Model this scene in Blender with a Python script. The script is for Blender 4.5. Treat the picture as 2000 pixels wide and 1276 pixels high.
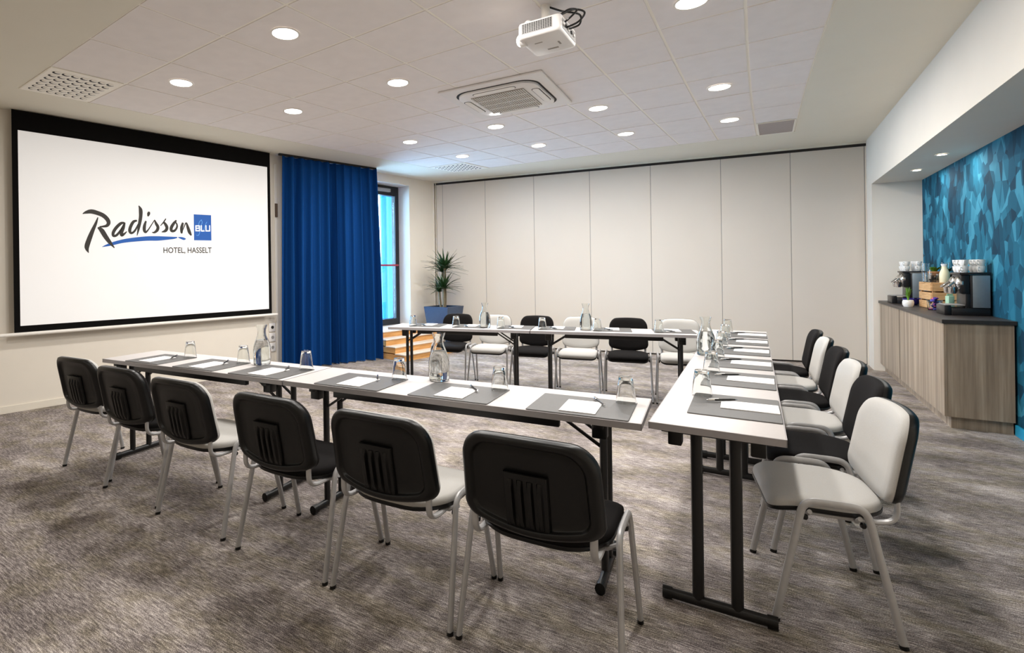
import bpy, bmesh, math, random
from mathutils import Vector, Matrix
random.seed(7)
PI = math.pi
SC = bpy.context.scene
COL = SC.collection
for o in list(bpy.data.objects):
    bpy.data.objects.remove(o)

# ------------------------------------------------------------------ camera
cam_d = bpy.data.cameras.new('camera')
cam = bpy.data.objects.new('camera', cam_d)
COL.objects.link(cam)
SC.camera = cam
cam_d.sensor_fit = 'HORIZONTAL'
cam_d.sensor_width = 36.0
cam_d.lens = 1026.0 * 36.0 / 2000.0
cam_d.shift_x = 0.1065
cam_d.shift_y = -0.054
cam_d.clip_start = 0.05
YAW = 0.6015
cam.matrix_world = (Matrix.Translation((0, 0, 1.36)) @ Matrix.Rotation(YAW, 4, 'Z')
                    @ Matrix.Rotation(PI / 2, 4, 'X') @ Matrix.Rotation(-0.014, 4, 'Z'))

# ------------------------------------------------------------------ world, exposure
SC.view_settings.view_transform = 'Standard'
SC.view_settings.look = 'None'
SC.view_settings.gamma = 1.0
SC.view_settings.use_curve_mapping = False
SC.view_settings.exposure = 0.0
SC.cycles.use_denoising = True
SC.cycles.max_bounces = 12
SC.cycles.diffuse_bounces = 6
SC.cycles.transmission_bounces = 12
SC.cycles.transparent_max_bounces = 16
SC.cycles.sample_clamp_indirect = 6.0
LAMP_W = 25.0
LAMP_COL = (1.0, 0.96, 0.915)
w = bpy.data.worlds.new('sky')
SC.world = w
w.use_nodes = True
bg = w.node_tree.nodes['Background']
bg.inputs['Color'].default_value = (0.42, 0.70, 1.0, 1)
bg.inputs['Strength'].default_value = 28.0


# ------------------------------------------------------------------ material helpers
def lin(c):
    return c / 12.92 if c <= 0.04045 else ((c + 0.055) / 1.055) ** 2.4


def rgb(r, g, b):
    return (lin(r / 255), lin(g / 255), lin(b / 255), 1.0)


def new_mat(name):
    m = bpy.data.materials.new(name)
    m.use_nodes = True
    nt = m.node_tree
    return m, nt, nt.nodes['Principled BSDF']


def N(nt, typ, **kw):
    n = nt.nodes.new(typ)
    for k, v in kw.items():
        if k in n.inputs:
            n.inputs[k].default_value = v
        else:
            setattr(n, k, v)
    return n


def coords(nt, scale=(1, 1, 1), rot=(0, 0, 0)):
    tc = N(nt, 'ShaderNodeTexCoord')
    mp = N(nt, 'ShaderNodeMapping')
    mp.inputs['Scale'].default_value = scale
    mp.inputs['Rotation'].default_value = rot
    nt.links.new(tc.outputs['Object'], mp.inputs['Vector'])
    return mp.outputs['Vector']


def ramp(nt, fac, stops, interp='LINEAR'):
    r = N(nt, 'ShaderNodeValToRGB')
    r.color_ramp.interpolation = interp
    el = r.color_ramp.elements
    while len(el) < len(stops):
        el.new(0.5)
    for e, (p, c) in zip(el, stops):
        e.position = p
        e.color = c
    nt.links.new(fac, r.inputs['Fac'])
    return r.outputs['Color']


def simple(name, col, rough=0.5, metal=0.0, spec=0.5, var=0.05, scale=40.0, bump=0.0, bscale=200.0, sheen=0.0):
    m, nt, b = new_mat(name)
    v = coords(nt)
    n = N(nt, 'ShaderNodeTexNoise', Scale=scale, Detail=4.0)
    nt.links.new(v, n.inputs['Vector'])
    c1 = tuple(max(0, x * (1 - var)) for x in col[:3]) + (1,)
    c2 = tuple(min(1, x * (1 + var)) for x in col[:3]) + (1,)
    c = ramp(nt, n.outputs['Fac'], [(0.3, c1), (0.7, c2)])
    nt.links.new(c, b.inputs['Base Color'])
    b.inputs['Roughness'].default_value = rough
    b.inputs['Metallic'].default_value = metal
    b.inputs['Specular IOR Level'].default_value = spec
    if sheen:
        b.inputs['Sheen Weight'].default_value = sheen
    if bump:
        n2 = N(nt, 'ShaderNodeTexNoise', Scale=bscale, Detail=3.0)
        nt.links.new(v, n2.inputs['Vector'])
        bp = N(nt, 'ShaderNodeBump', Strength=bump, Distance=0.002)
        nt.links.new(n2.outputs['Fac'], bp.inputs['Height'])
        nt.links.new(bp.outputs['Normal'], b.inputs['Normal'])
    return m


def emit(name, col, strength, base=None):
    m, nt, b = new_mat(name)
    b.inputs['Base Color'].default_value = base or col
    b.inputs['Roughness'].default_value = 0.6
    b.inputs['Emission Color'].default_value = col
    b.inputs['Emission Strength'].default_value = strength
    return m


def glass_mat(name, ior=1.45, col=(0.97, 0.985, 0.98, 1)):
    m, nt, b = new_mat(name)
    b.inputs['Base Color'].default_value = col
    b.inputs['Roughness'].default_value = 0.0
    b.inputs['IOR'].default_value = ior
    b.inputs['Transmission Weight'].default_value = 1.0
    return m


def thin_glass(name):
    m = bpy.data.materials.new(name)
    m.use_nodes = True
    nt = m.node_tree
    nt.nodes.clear()
    o = N(nt, 'ShaderNodeOutputMaterial')
    t = N(nt, 'ShaderNodeBsdfTransparent')
    t.inputs['Color'].default_value = (0.9, 0.96, 1, 1)
    g = N(nt, 'ShaderNodeBsdfGlossy', Roughness=0.02)
    f = N(nt, 'ShaderNodeFresnel', IOR=1.4)
    mx = N(nt, 'ShaderNodeMixShader')
    nt.links.new(f.outputs[0], mx.inputs[0])
    nt.links.new(t.outputs[0], mx.inputs[1])
    nt.links.new(g.outputs[0], mx.inputs[2])
    nt.links.new(mx.outputs[0], o.inputs['Surface'])
    return m


def carpet_mat():
    m, nt, b = new_mat('carpet')

    def noise(scale, detail, rough, rot=0.0):
        v = coords(nt, scale, (0, 0, rot))
        n = N(nt, 'ShaderNodeTexNoise', Scale=1.0, Detail=detail, Roughness=rough)
        nt.links.new(v, n.inputs['Vector'])
        return n.outputs['Fac']

    def madd(x, k, y=None):
        q = N(nt, 'ShaderNodeMath', operation='MULTIPLY_ADD')
        q.inputs[1].default_value = k
        q.inputs[2].default_value = 0.0
        nt.links.new(x, q.inputs[0])
        if y is not None:
            nt.links.new(y, q.inputs[2])
        return q.outputs[0]
    f = madd(noise((17.0, 150.0, 1.0), 5.0, 0.7), 0.45)          # woven streaks
    f = madd(noise((1.8, 3.4, 1.0), 4.0, 0.6, 0.15), 0.22, f)    # broad clouding
    f = madd(noise((230.0, 330.0, 1.0), 2.0, 0.6), 0.38, f)      # pile grain
    c1 = ramp(nt, f, [(0.43, rgb(68, 62, 63)), (0.50, rgb(116, 108, 106)), (0.56, rgb(162, 153, 149)), (0.65, rgb(234, 226, 220))])
    c2 = ramp(nt, f, [(0.43, rgb(68, 63, 57)), (0.50, rgb(112, 105, 95)), (0.56, rgb(154, 144, 131)), (0.65, rgb(222, 212, 198))])
    patch = ramp(nt, noise((4.0, 9.0, 1.0), 3.0, 0.6, 0.1), [(0.45, (0, 0, 0, 1)), (0.62, (1, 1, 1, 1))])
    mx = N(nt, 'ShaderNodeMix', data_type='RGBA')
    nt.links.new(patch, mx.inputs[0])
    nt.links.new(c1, mx.inputs[6])
    nt.links.new(c2, mx.inputs[7])
    nt.links.new(mx.outputs[2], b.inputs['Base Color'])
    b.inputs['Roughness'].default_value = 0.95
    b.inputs['Specular IOR Level'].default_value = 0.1
    bp = N(nt, 'ShaderNodeBump', Strength=0.5, Distance=0.004)
    nt.links.new(f, bp.inputs['Height'])
    nt.links.new(bp.outputs['Normal'], b.inputs['Normal'])
    return m


def wood_mat(name, stops, scale=(30, 30, 1.2), fine=0.3):
    m, nt, b = new_mat(name)
    v = coords(nt, scale)
    n = N(nt, 'ShaderNodeTexNoise', Scale=1.0, Detail=6.0, Roughness=0.62)
    nt.links.new(v, n.inputs['Vector'])
    c = ramp(nt, n.outputs['Fac'], stops)
    nt.links.new(c, b.inputs['Base Color'])
    b.inputs['Roughness'].default_value = 0.5
    bp = N(nt, 'ShaderNodeBump', Strength=fine, Distance=0.002)
    nt.links.new(n.outputs['Fac'], bp.inputs['Height'])
    nt.links.new(bp.outputs['Normal'], b.inputs['Normal'])
    return m


def wallpaper_mat():
    m, nt, b = new_mat('blue_facet_wallpaper')
    v = coords(nt, (1.0, 1.0, 0.72), (0.12, 0, 0))
    vo = N(nt, 'ShaderNodeTexVoronoi', Scale=9.5, Randomness=1.0)
    nt.links.new(v, vo.inputs['Vector'])
    v2 = coords(nt, (1.0, 1.0, 0.55), (-0.4, 0, 0))
    vo2 = N(nt, 'ShaderNodeTexVoronoi', Scale=7.0, Randomness=1.0)
    nt.links.new(v2, vo2.inputs['Vector'])
    s1 = N(nt, 'ShaderNodeSeparateColor')
    nt.links.new(vo.outputs['Color'], s1.inputs[0])
    s2 = N(nt, 'ShaderNodeSeparateColor')
    nt.links.new(vo2.outputs['Color'], s2.inputs[0])
    a = N(nt, 'ShaderNodeMath', operation='MULTIPLY_ADD')
    a.inputs[1].default_value = 0.55
    nt.links.new(s1.outputs[0], a.inputs[0])
    mu = N(nt, 'ShaderNodeMath', operation='MULTIPLY')
    mu.inputs[1].default_value = 0.45
    nt.links.new(s2.outputs[1], mu.inputs[0])
    nt.links.new(mu.outputs[0], a.inputs[2])
    c = ramp(nt, a.outputs[0], [(0.15, rgb(8, 50, 70)), (0.4, rgb(15, 74, 96)),
                                (0.62, rgb(26, 98, 122)), (0.85, rgb(60, 134, 158))])
    nt.links.new(c, b.inputs['Base Color'])
    b.inputs['Roughness'].default_value = 0.85
    b.inputs['Specular IOR Level'].default_value = 0.2
    return m


M = {}
M['wall'] = simple('wall_paint', rgb(226, 219, 207), 0.85, var=0.015, scale=3, spec=0.2)
M['ceil'] = simple('ceiling_plaster', rgb(232, 228, 214), 0.9, var=0.01, scale=3, spec=0.1)
M['tile'] = simple('ceiling_tile_mineral', rgb(241, 236, 234), 0.95, var=0.02, scale=9, spec=0.05, bump=0.15, bscale=300)
M['tbar'] = simple('ceiling_grid_metal', rgb(252, 248, 238), 0.6, var=0.01)
M['panel'] = simple('partition_laminate', rgb(208, 201, 191), 0.55, var=0.012, scale=2, spec=0.3)
M['dark'] = simple('dark_gap', rgb(22, 20, 20), 0.7)
M['grey'] = simple('grey_profile', rgb(150, 148, 146), 0.5)
M['carpet'] = carpet_mat()
M['skirt'] = simple('skirting_paint', rgb(226, 219, 205), 0.6, var=0.01)
M['bluebase'] = simple('blue_skirting', rgb(20, 150, 190), 0.5, var=0.02)
M['wallpaper'] = wallpaper_mat()
M['black_plastic'] = simple('black_plastic', rgb(6, 6, 6), 0.36, var=0.1, spec=0.4, bump=0.06, bscale=500)
M['black_fabric'] = simple('black_fabric', rgb(20, 18, 18), 0.95, var=0.15, scale=300, bump=0.3, bscale=900, spec=0.15)
M['grey_fabric'] = simple('pale_grey_fabric', rgb(184, 182, 178), 0.95, var=0.04, scale=300, bump=0.3, bscale=900, spec=0.15)
M['silver'] = simple('silver_tube_paint', rgb(176, 175, 175), 0.38, metal=0.25, var=0.04)
M['table_top'] = simple('pale_laminate', rgb(194, 189, 187), 0.45, var=0.015, scale=60)
M['table_edge'] = simple('shaded_edge_band', rgb(158, 154, 155), 0.5, var=0.03)  # plastic band, its grey also carries the shade on the table edge
M['black_metal'] = simple('black_powder_coat', rgb(10, 9, 10), 0.4, var=0.1)
M['pad'] = simple('grey_leatherette', rgb(84, 83, 82), 0.5, var=0.06, scale=120, bump=0.1)
M['paper'] = simple('white_paper', rgb(244, 243, 242), 0.8, var=0.01)
M['pen_black'] = simple('pen_black', rgb(14, 14, 15), 0.3)
M['chrome'] = simple('chrome', rgb(225, 225, 226), 0.12, metal=1.0, var=0.02)
M['glass'] = glass_mat('drinking_glass')
M['water'] = glass_mat('water', 1.33, (0.96, 0.985, 0.99, 1))
M['pane'] = thin_glass('window_glass')
M['curtain'] = simple('blue_curtain_cloth', rgb(5, 60, 120), 0.9, var=0.08, scale=120, bump=0.2, bscale=500, spec=0.15)
M['screen_glow'] = emit('projected_light_glow', (0.95, 0.935, 0.92, 1), 0.30, (0.72, 0.71, 0.70, 1))  # glow stands in for projector light reflected by the screen
M['screen_black'] = simple('screen_black_border', rgb(14, 13, 13), 0.9, spec=0.1)
M['logo_dark'] = emit('logo_dark', rgb(44, 40, 34), 0.05, rgb(40, 36, 30))  # logo colours also glow in place of projector light
M['logo_blue'] = emit('logo_blue', rgb(16, 84, 168), 0.15, rgb(14, 84, 166))
M['logo_white'] = emit('logo_white', (0.95, 0.95, 0.95, 1), 0.4, (0.8, 0.8, 0.8, 1))
M['logo_pale'] = emit('logo_pale_blue', rgb(90, 150, 210), 0.35, rgb(90, 150, 210))
M['white_metal'] = simple('white_metal', rgb(236, 232, 225), 0.4, var=0.01)
M['white_plastic'] = simple('white_plastic', rgb(233, 230, 227), 0.4, var=0.01)
M['lamp'] = emit('lamp_lens', (1.0, 0.97, 0.93, 1), 9.0)
M['spot_lens'] = emit('spot_lens', (1.0, 0.95, 0.88, 1), 9.0)
M['lens_glow'] = emit('projector_lens_glow', (1.0, 0.96, 0.85, 1), 8.0)
M['grille'] = simple('grille_grey', rgb(150, 142, 132), 0.6)
M['vent_grey'] = simple('vent_grey', rgb(172, 162, 158), 0.7, bump=0.3, bscale=400)
M['oak'] = wood_mat('oak_steps', [(0.3, rgb(176, 120, 62)), (0.55, rgb(206, 152, 90)), (0.75, rgb(222, 174, 112))], (3, 3, 40))
M['tread'] = simple('pale_step_tread', rgb(214, 200, 184), 0.6, var=0.03)
M['grey_oak'] = wood_mat('grey_oak_veneer', [(0.28, rgb(118, 101, 84)), (0.5, rgb(156, 138, 118)), (0.72, rgb(190, 172, 150))], (22, 22, 0.7))
M['worktop'] = simple('dark_worktop', rgb(48, 43, 41), 0.4, var=0.15, scale=60)
M['crate'] = wood_mat('pine_crate', [(0.3, rgb(188, 140, 90)), (0.55, rgb(210, 166, 116)), (0.75, rgb(226, 186, 138))], (8, 8, 60))
M['machine'] = simple('coffee_machine_black', rgb(26, 26, 29), 0.3, var=0.08)
M['machine_grey'] = simple('coffee_machine_silver', rgb(140, 152, 160), 0.35, metal=0.5, var=0.03)
M['china'] = simple('white_china', rgb(240, 239, 236), 0.2, var=0.01)
M['planter'] = simple('slate_planter', rgb(48, 66, 92), 0.25, var=0.05)
M['trunk'] = simple('plant_trunk', rgb(120, 108, 84), 0.8, var=0.25, scale=60, bump=0.4)
M['leaf'] = simple('dark_leaf', rgb(36, 66, 32), 0.45, var=0.3, scale=20)
M['leaf2'] = simple('fresh_leaf', rgb(92, 140, 40), 0.5, var=0.3, scale=60)
M['soil'] = simple('soil', rgb(48, 38, 30), 0.95, var=0.3)
M['terracotta'] = simple('kraft_pot', rgb(176, 124, 84), 0.8, var=0.1)
M['milk'] = simple('cream_milk', rgb(232, 222, 186), 0.35, var=0.02)
M['frame'] = simple('window_frame_dark', rgb(30, 32, 36), 0.45)
M['red'] = simple('red_bar', rgb(170, 40, 50), 0.4)
M['blue_panel'] = simple('blue_cladding', rgb(30, 130, 205), 0.35, var=0.03)
M['pale_panel'] = simple('pale_blue_cladding', rgb(90, 190, 230), 0.35, var=0.03)
M['concrete'] = simple('concrete', rgb(180, 180, 178), 0.9, var=0.1)
M['purple'] = simple('purple_foil', rgb(60, 50, 140), 0.3, metal=0.3)
M['pink'] = simple('pink_foil', rgb(200, 70, 130), 0.3, metal=0.3)
M['green'] = simple('green_foil', rgb(160, 196, 168), 0.4)
M['brown'] = simple('brown_box', rgb(96, 80, 68), 0.6)


# ------------------------------------------------------------------ mesh helpers
class MB:
    def __init__(self):
        self.v = []
        self.f = []

    def add(self, vs, fs):
        b = len(self.v)
        self.v += [tuple(p) for p in vs]
        self.f += [tuple(i + b for i in f) for f in fs]
        return self

    def box(self, x0, x1, y0, y1, z0, z1, mat=None):
        vs = [(x, y, z) for x in (x0, x1) for y in (y0, y1) for z in (z0, z1)]
        fs = [(0, 1, 3, 2), (4, 6, 7, 5), (0, 4, 5, 1), (2, 3, 7, 6), (0, 2, 6, 4), (1, 5, 7, 3)]
        if mat:
            vs = [mat @ Vector(p) for p in vs]
        return self.add(vs, fs)

    def bar(self, a, b, wx, wy, up=(0, 0, 1)):
        a, b = Vector(a), Vector(b)
        d = (b - a).normalized()
        u = Vector(up)
        if abs(d.dot(u)) > 0.95:
            u = Vector((0, 1, 0))
        s = d.cross(u).normalized()
        t = s.cross(d).normalized()
        vs = []
        for p in (a, b):
            for i, j in ((-1, -1), (1, -1), (1, 1), (-1, 1)):
                vs.append(p + s * (i * wx / 2) + t * (j * wy / 2))
        return self.add(vs, [(0, 1, 2, 3), (7, 6, 5, 4), (0, 4, 5, 1), (1, 5, 6, 2), (2, 6, 7, 3), (3, 7, 4, 0)])

    def tube(self, pts, r, n=10, rb=None, ref=(1, 0, 0), taper=None):
        pts = [Vector(p) for p in pts]
        rb = rb or r
        ref = Vector(ref)
        vs = []
        for k, p in enumerate(pts):
            d = (pts[min(k + 1, len(pts) - 1)] - pts[max(k - 1, 0)]).normalized()
            s = ref - d * ref.dot(d)
            if s.length < 1e-4:
                s = d.orthogonal()
            s.normalize()
            t = d.cross(s)
            q = taper[k] if taper else 1.0
            for i in range(n):
                a = 2 * PI * i / n
                vs.append(p + s * (math.cos(a) * r * q) + t * (math.sin(a) * rb * q))
        fs = []
        m = len(pts)
        for k in range(m - 1):
            for i in range(n):
                j = (i + 1) % n
                fs.append((k * n + i, k * n + j, (k + 1) * n + j, (k + 1) * n + i))
        fs.append(tuple(range(n))[::-1])
        fs.append(tuple((m - 1) * n + i for i in range(n)))
        return self.add(vs, fs)

    def lathe(self, prof, n=28, c=(0, 0, 0), axis='Z', caps=True):
        vs, fs = [], []
        for r, z in prof:
            for i in range(n):
                a = 2 * PI * i / n
                p = (r * math.cos(a), r * math.sin(a), z)
                if axis == 'X':
                    p = (p[2], p[0], p[1])
                elif axis == 'Y':
                    p = (p[0], p[2], p[1])
                vs.append((p[0] + c[0], p[1] + c[1], p[2] + c[2]))
        m = len(prof)
        for k in range(m - 1):
            for i in range(n):
                j = (i + 1) % n
                fs.append((k * n + i, k * n + j, (k + 1) * n + j, (k + 1) * n + i))
        if caps and prof[0][0] > 1e-6:
            fs.append(tuple(range(n))[::-1])
        if caps and prof[-1][0] > 1e-6:
            fs.append(tuple((m - 1) * n + i for i in range(n)))
        return self.add(vs, fs)

    def rings(self, rings, cap0=True, cap1=True):
        n = len(rings[0])
        vs = [p for r in rings for p in r]
        fs = []
        for k in range(len(rings) - 1):
            for i in range(n):
                j = (i + 1) % n
                fs.append((k * n + i, k * n + j, (k + 1) * n + j, (k + 1) * n + i))
        if cap0:
            fs.append(tuple(range(n))[::-1])
        if cap1:
            fs.append(tuple((len(rings) - 1) * n + i for i in range(n)))
        return self.add(vs, fs)

    def build(self, name, mat, parent=None, bevel=0.0, seg=2, smooth=True, ang=35):
        me = bpy.data.meshes.new(name)
        bm = bmesh.new()
        bv = [bm.verts.new(p) for p in self.v]
        for f in self.f:
            try:
                bm.faces.new([bv[i] for i in f])
            except ValueError:
                pass
        bmesh.ops.remove_doubles(bm, verts=bm.verts, dist=1e-6)
        bmesh.ops.recalc_face_normals(bm, faces=bm.faces)
        if bevel:
            es = [e for e in bm.edges if len(e.link_faces) == 2 and e.calc_face_angle(0) > 0.5]
            bmesh.ops.bevel(bm, geom=es, offset=bevel, segments=seg, profile=0.5, affect='EDGES', clamp_overlap=True)
        if smooth:
            lim = math.radians(ang)
            for f in bm.faces:
                f.smooth = True
            for e in bm.edges:
                e.smooth = not (len(e.link_faces) != 2 or e.calc_face_angle(0) > lim)
        bm.to_mesh(me)
        bm.free()
        me.materials.append(M[mat] if isinstance(mat, str) else mat)
        o = bpy.data.objects.new(name, me)
        COL.objects.link(o)
        if parent:
            o.parent = parent
        return o


def tag(o, label, cat, group=None, kind=None):
    o['label'] = label
    o['category'] = cat
    if group:
        o['group'] = group
    if kind:
        o['kind'] = kind
    return o


def thing(name, label, cat, loc=(0, 0, 0), rz=0.0, group=None):
    o = bpy.data.objects.new(name, None)
    o.empty_display_size = 0.1
    COL.objects.link(o)
    o.location = loc
    o.rotation_euler = (0, 0, rz)
    return tag(o, label, cat, group)


def structure(o):
    o['kind'] = 'structure'
    return o


def dup(src, label, loc, rz, scale=(1, 1, 1), group=None):
    def cp(o, par):
        c = o.copy()
        COL.objects.link(c)
        c.parent = par
        for ch in list(o.children):
            cp(ch, c)
        return c
    c = cp(src, None)
    c['label'] = label
    c.location = loc
    c.rotation_euler = (0, 0, rz)
    c.scale = scale
    if group:
        c['group'] = group
    return c


def smooth_path(pts, sub=6):
    P = [Vector(p) for p in pts]
    out = []
    for i in range(len(P) - 1):
        p0, p1, p2, p3 = P[max(i - 1, 0)], P[i], P[i + 1], P[min(i + 2, len(P) - 1)]
        for k in range(sub):
            t = k / sub
            out.append(0.5 * ((2 * p1) + (p2 - p0) * t + (2 * p0 - 5 * p1 + 4 * p2 - p3) * t * t
                              + (3 * p1 - p0 - 3 * p2 + p3) * t ** 3))
    out.append(P[-1])
    return out


def rrect(x0, x1, y0, y1, radii, seg=6):
    """rounded rectangle, radii for corners (x1,y1),(x0,y1),(x0,y0),(x1,y0), counter-clockwise"""
    cs = [(x1, y1, 0, -1, -1), (x0, y1, 90, 1, -1), (x0, y0, 180, 1, 1), (x1, y0, 270, -1, 1)]
    out = []
    for (x, y, a0, sx, sy), r in zip(cs, radii):
        cx, cy = x + sx * r, y + sy * r
        for k in range(seg + 1):
            a = math.radians(a0 + 90 * k / seg)
            out.append((cx + r * math.cos(a), cy + r * math.sin(a)))
    return out


def densify(poly, step):
    out = []
    n = len(poly)
    for i in range(n):
        a, b = poly[i], poly[(i + 1) % n]
        L = math.hypot(b[0] - a[0], b[1] - a[1])
        k = max(1, int(L / step))
        for j in range(k):
            t = j / k
            out.append((a[0] + (b[0] - a[0]) * t, a[1] + (b[1] - a[1]) * t))
    return out


# ------------------------------------------------------------------ room shell
CZ = 3.03
W0 = Vector((-6.222, 2.046))
W1 = Vector((-5.096, 8.468))
WD = (W1 - W0).normalized()
WN = Vector((WD.y, -WD.x))          # into the room


def wl(u, n, z):
    p = W0 + WD * u + WN * n
    return Vector((p.x, p.y, z))


def wbox(mb, u0, u1, n0, n1, z0, z1):
    vs = [wl(u, n, z) for u in (u0, u1) for n in (n0, n1) for z in (z0, z1)]
    return mb.add(vs, [(0, 1, 3, 2), (4, 6, 7, 5), (0, 4, 5, 1), (2, 3, 7, 6), (0, 2, 6, 4), (1, 5, 7, 3)])


PL = Vector((-5.096, 8.468))
PR = Vector((1.141, 9.381))
PD = (PR - PL).normalized()
PN = Vector((PD.y, -PD.x))          # into the room
if PN.y > 0:
    PN = -PN


def pl(u, n, z):
    p = PL + PD * u + PN * n
    return Vector((p.x, p.y, z))


def pbox(mb, u0, u1, n0, n1, z0, z1):
    vs = [pl(u, n, z) for u in (u0, u1) for n in (n0, n1) for z in (z0, z1)]
    return mb.add(vs, [(0, 1, 3, 2), (4, 6, 7, 5), (0, 4, 5, 1), (2, 3, 7, 6), (0, 2, 6, 4), (1, 5, 7, 3)])


RX = 1.16           # face of the right wall
NX = 1.63           # back of the niche
NY0, NY1 = 2.6, 9.0
NZ = 2.40
BY = -2.6           # wall behind the camera

floor = structure(MB().box(-8.2, 2.2, BY - 0.2, 9.9, -0.12, 0.0).build('floor', 'carpet', smooth=False))

mb = MB()
wbox(mb, -5.2, 3.6, -0.4, 0, 0, 3.2)
wbox(mb, 3.6, 5.86, -0.4, 0, 0, 0.40)
wbox(mb, 3.6, 5.86, -0.4, 0, 2.89, 3.2)
wbox(mb, 5.86, 6.9, -0.4, 0, 0, 3.2)
structure(mb.build('wall_left', 'wall', smooth=False))
mb = MB()
mb.box(RX, 2.2, BY, NY0, 0, 3.2)
mb.box(RX, 2.2, NY1, 9.9, 0, 3.2)
mb.box(RX, 2.2, NY0, NY1, NZ, 3.2)
wr = structure(mb.build('wall_right', 'wall', smooth=False))
nb = structure(MB().box(NX, 2.2, NY0, NY1, 0, NZ).build('wall_niche', 'wallpaper', smooth=False))
structure(MB().box(-8.2, 2.2, BY - 0.2, BY, 0, 3.2).build('wall_rear', 'wall', smooth=False))

# back wall: folding partition of tall panels
mb = MB()
pbox(mb, -0.5, 7.2, -0.25, -0.06, 0, 3.2)
back = structure(mb.build('wall_back', 'dark', smooth=False))
mb = MB()
pbox(mb, -0.06, 6.42, -0.06, 0.0, 2.999, 3.2)
structure(mb.build('trim_3', 'ceil', smooth=False))
mb = MB()
pbox(mb, -0.06, 0.02, -0.06, 0.012, 0, 2.996)
pbox(mb, 0.045, 0.055, -0.06, 0.014, 0, 2.996)
pbox(mb, 6.307, 6.42, -0.06, 0.0, 0, 2.996)
structure(mb.build('trim_1', 'wall', smooth=False))
seams = [0.06, 0.186, 1.005, 1.871, 2.783, 3.689, 4.636, 5.484, 6.302]
for k in range(len(seams) - 1):
    g = 0.004
    mb = MB()
    pbox(mb, seams[k] + g, seams[k + 1] - g, -0.05, 0.0, 0.02, 2.962)
    mb.build('partition_panel', 'panel', back, bevel=0.002, smooth=False)
    mb = MB()
    pbox(mb, seams[k + 1] - 0.004, seams[k + 1] + 0.004, -0.045, -0.004, 0.02, 2.962)
    mb.build('seal_strip', 'grey', back, smooth=False)
mb = MB()
pbox(mb, 0.0, 6.32, -0.055, 0.003, 2.963, 2.999)
structure(mb.build('trim_2', 'dark', smooth=False))

mb = MB()
wbox(mb, -5.2, 3.5, 0, 0.014, 0, 0.075)
structure(mb.build('baseboard_left', 'skirt', bevel=0.003, smooth=False))
structure(MB().box(NX - 0.014, NX, NY0, 6.12, 0, 0.085).build('baseboard_right', 'bluebase', bevel=0.002, smooth=False))


# ceiling
def grid(i, j):
    a = (1, i, j, i * j, i * i, j * j)
    cx = (-5.44231, 0.806481, 0.091864, -0.014536, -0.015969, 0.002084)
    cy = (1.914784, -0.051568, 0.55183, 0.008119, 0.000289, 0.00429)
    return Vector((sum(p * q for p, q in zip(a, cx)), sum(p * q for p, q in zip(a, cy))))


NI, NJ = 9, 10
ceil = structure(MB().box(-8.2, 2.2, BY - 0.2, 9.9, CZ + 0.005, CZ + 0.2).build('ceiling', 'tbar', smooth=False))
edge = [grid(i, 0) for i in range(NI + 1)] + [grid(NI, j) for j in range(1, NJ + 1)] + \
       [grid(i, NJ) for i in range(NI - 1, -1, -1)] + [grid(0, j) for j in range(NJ - 1, 0, -1)]
outer = []
for k, p in enumerate(edge):
    if k <= NI:
        t = k / NI
        outer.append(Vector((-8.0 + t * 10, BY)))
    elif k <= NI + NJ:
        t = (k - NI) / NJ
        outer.append(Vector((2.0, BY + t * (9.8 - BY))))
    elif k <= 2 * NI + NJ:
        t = (k - NI - NJ) / NI
        outer.append(Vector((2.0 - t * 10, 9.8)))
    else:
        t = (k - 2 * NI - NJ) / NJ
        outer.append(Vector((-8.0, 9.8 + t * (BY - 9.8))))
mb = MB()
n = len(edge)
for k in range(n):
    j = (k + 1) % n
    a, b, c, d = edge[k], edge[j], outer[j], outer[k]
    mb.add([(a.x, a.y, CZ), (b.x, b.y, CZ), (c.x, c.y, CZ), (d.x, d.y, CZ),
            (a.x, a.y, CZ + 0.006), (b.x, b.y, CZ + 0.006), (c.x, c.y, CZ + 0.006), (d.x, d.y, CZ + 0.006)],
           [(0, 1, 2, 3), (4, 5, 6, 7), (0, 1, 5, 4)])
mb.build('plaster_border', 'ceil', ceil, smooth=False)
special = {(0, 0), (0, 9), (8, 9)}


def tile_quad(i, j, inset):
    q = [grid(i, j), grid(i + 1, j), grid(i + 1, j + 1), grid(i, j + 1)]
    c = sum(q, Vector((0, 0))) / 4
    out = []
    for k in range(4):
        p, a, b = q[k], q[k - 1], q[(k + 1) % 4]
        out.append(p + (a - p).normalized() * inset + (b - p).normalized() * inset)
    return out, c


for i in range(NI):
    for j in range(NJ):
        if (i, j) in special:
            continue
        q, c = tile_quad(i, j, 0.010)
        dz = random.uniform(-0.0006, 0.0006)
        lo = [(p.x, p.y, CZ + dz) for p in q]
        hi = [(p.x, p.y, CZ + 0.0052) for p in q]
        MB().rings([hi, lo]).build('ceiling_tile', 'tile', ceil, smooth=False)

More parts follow.
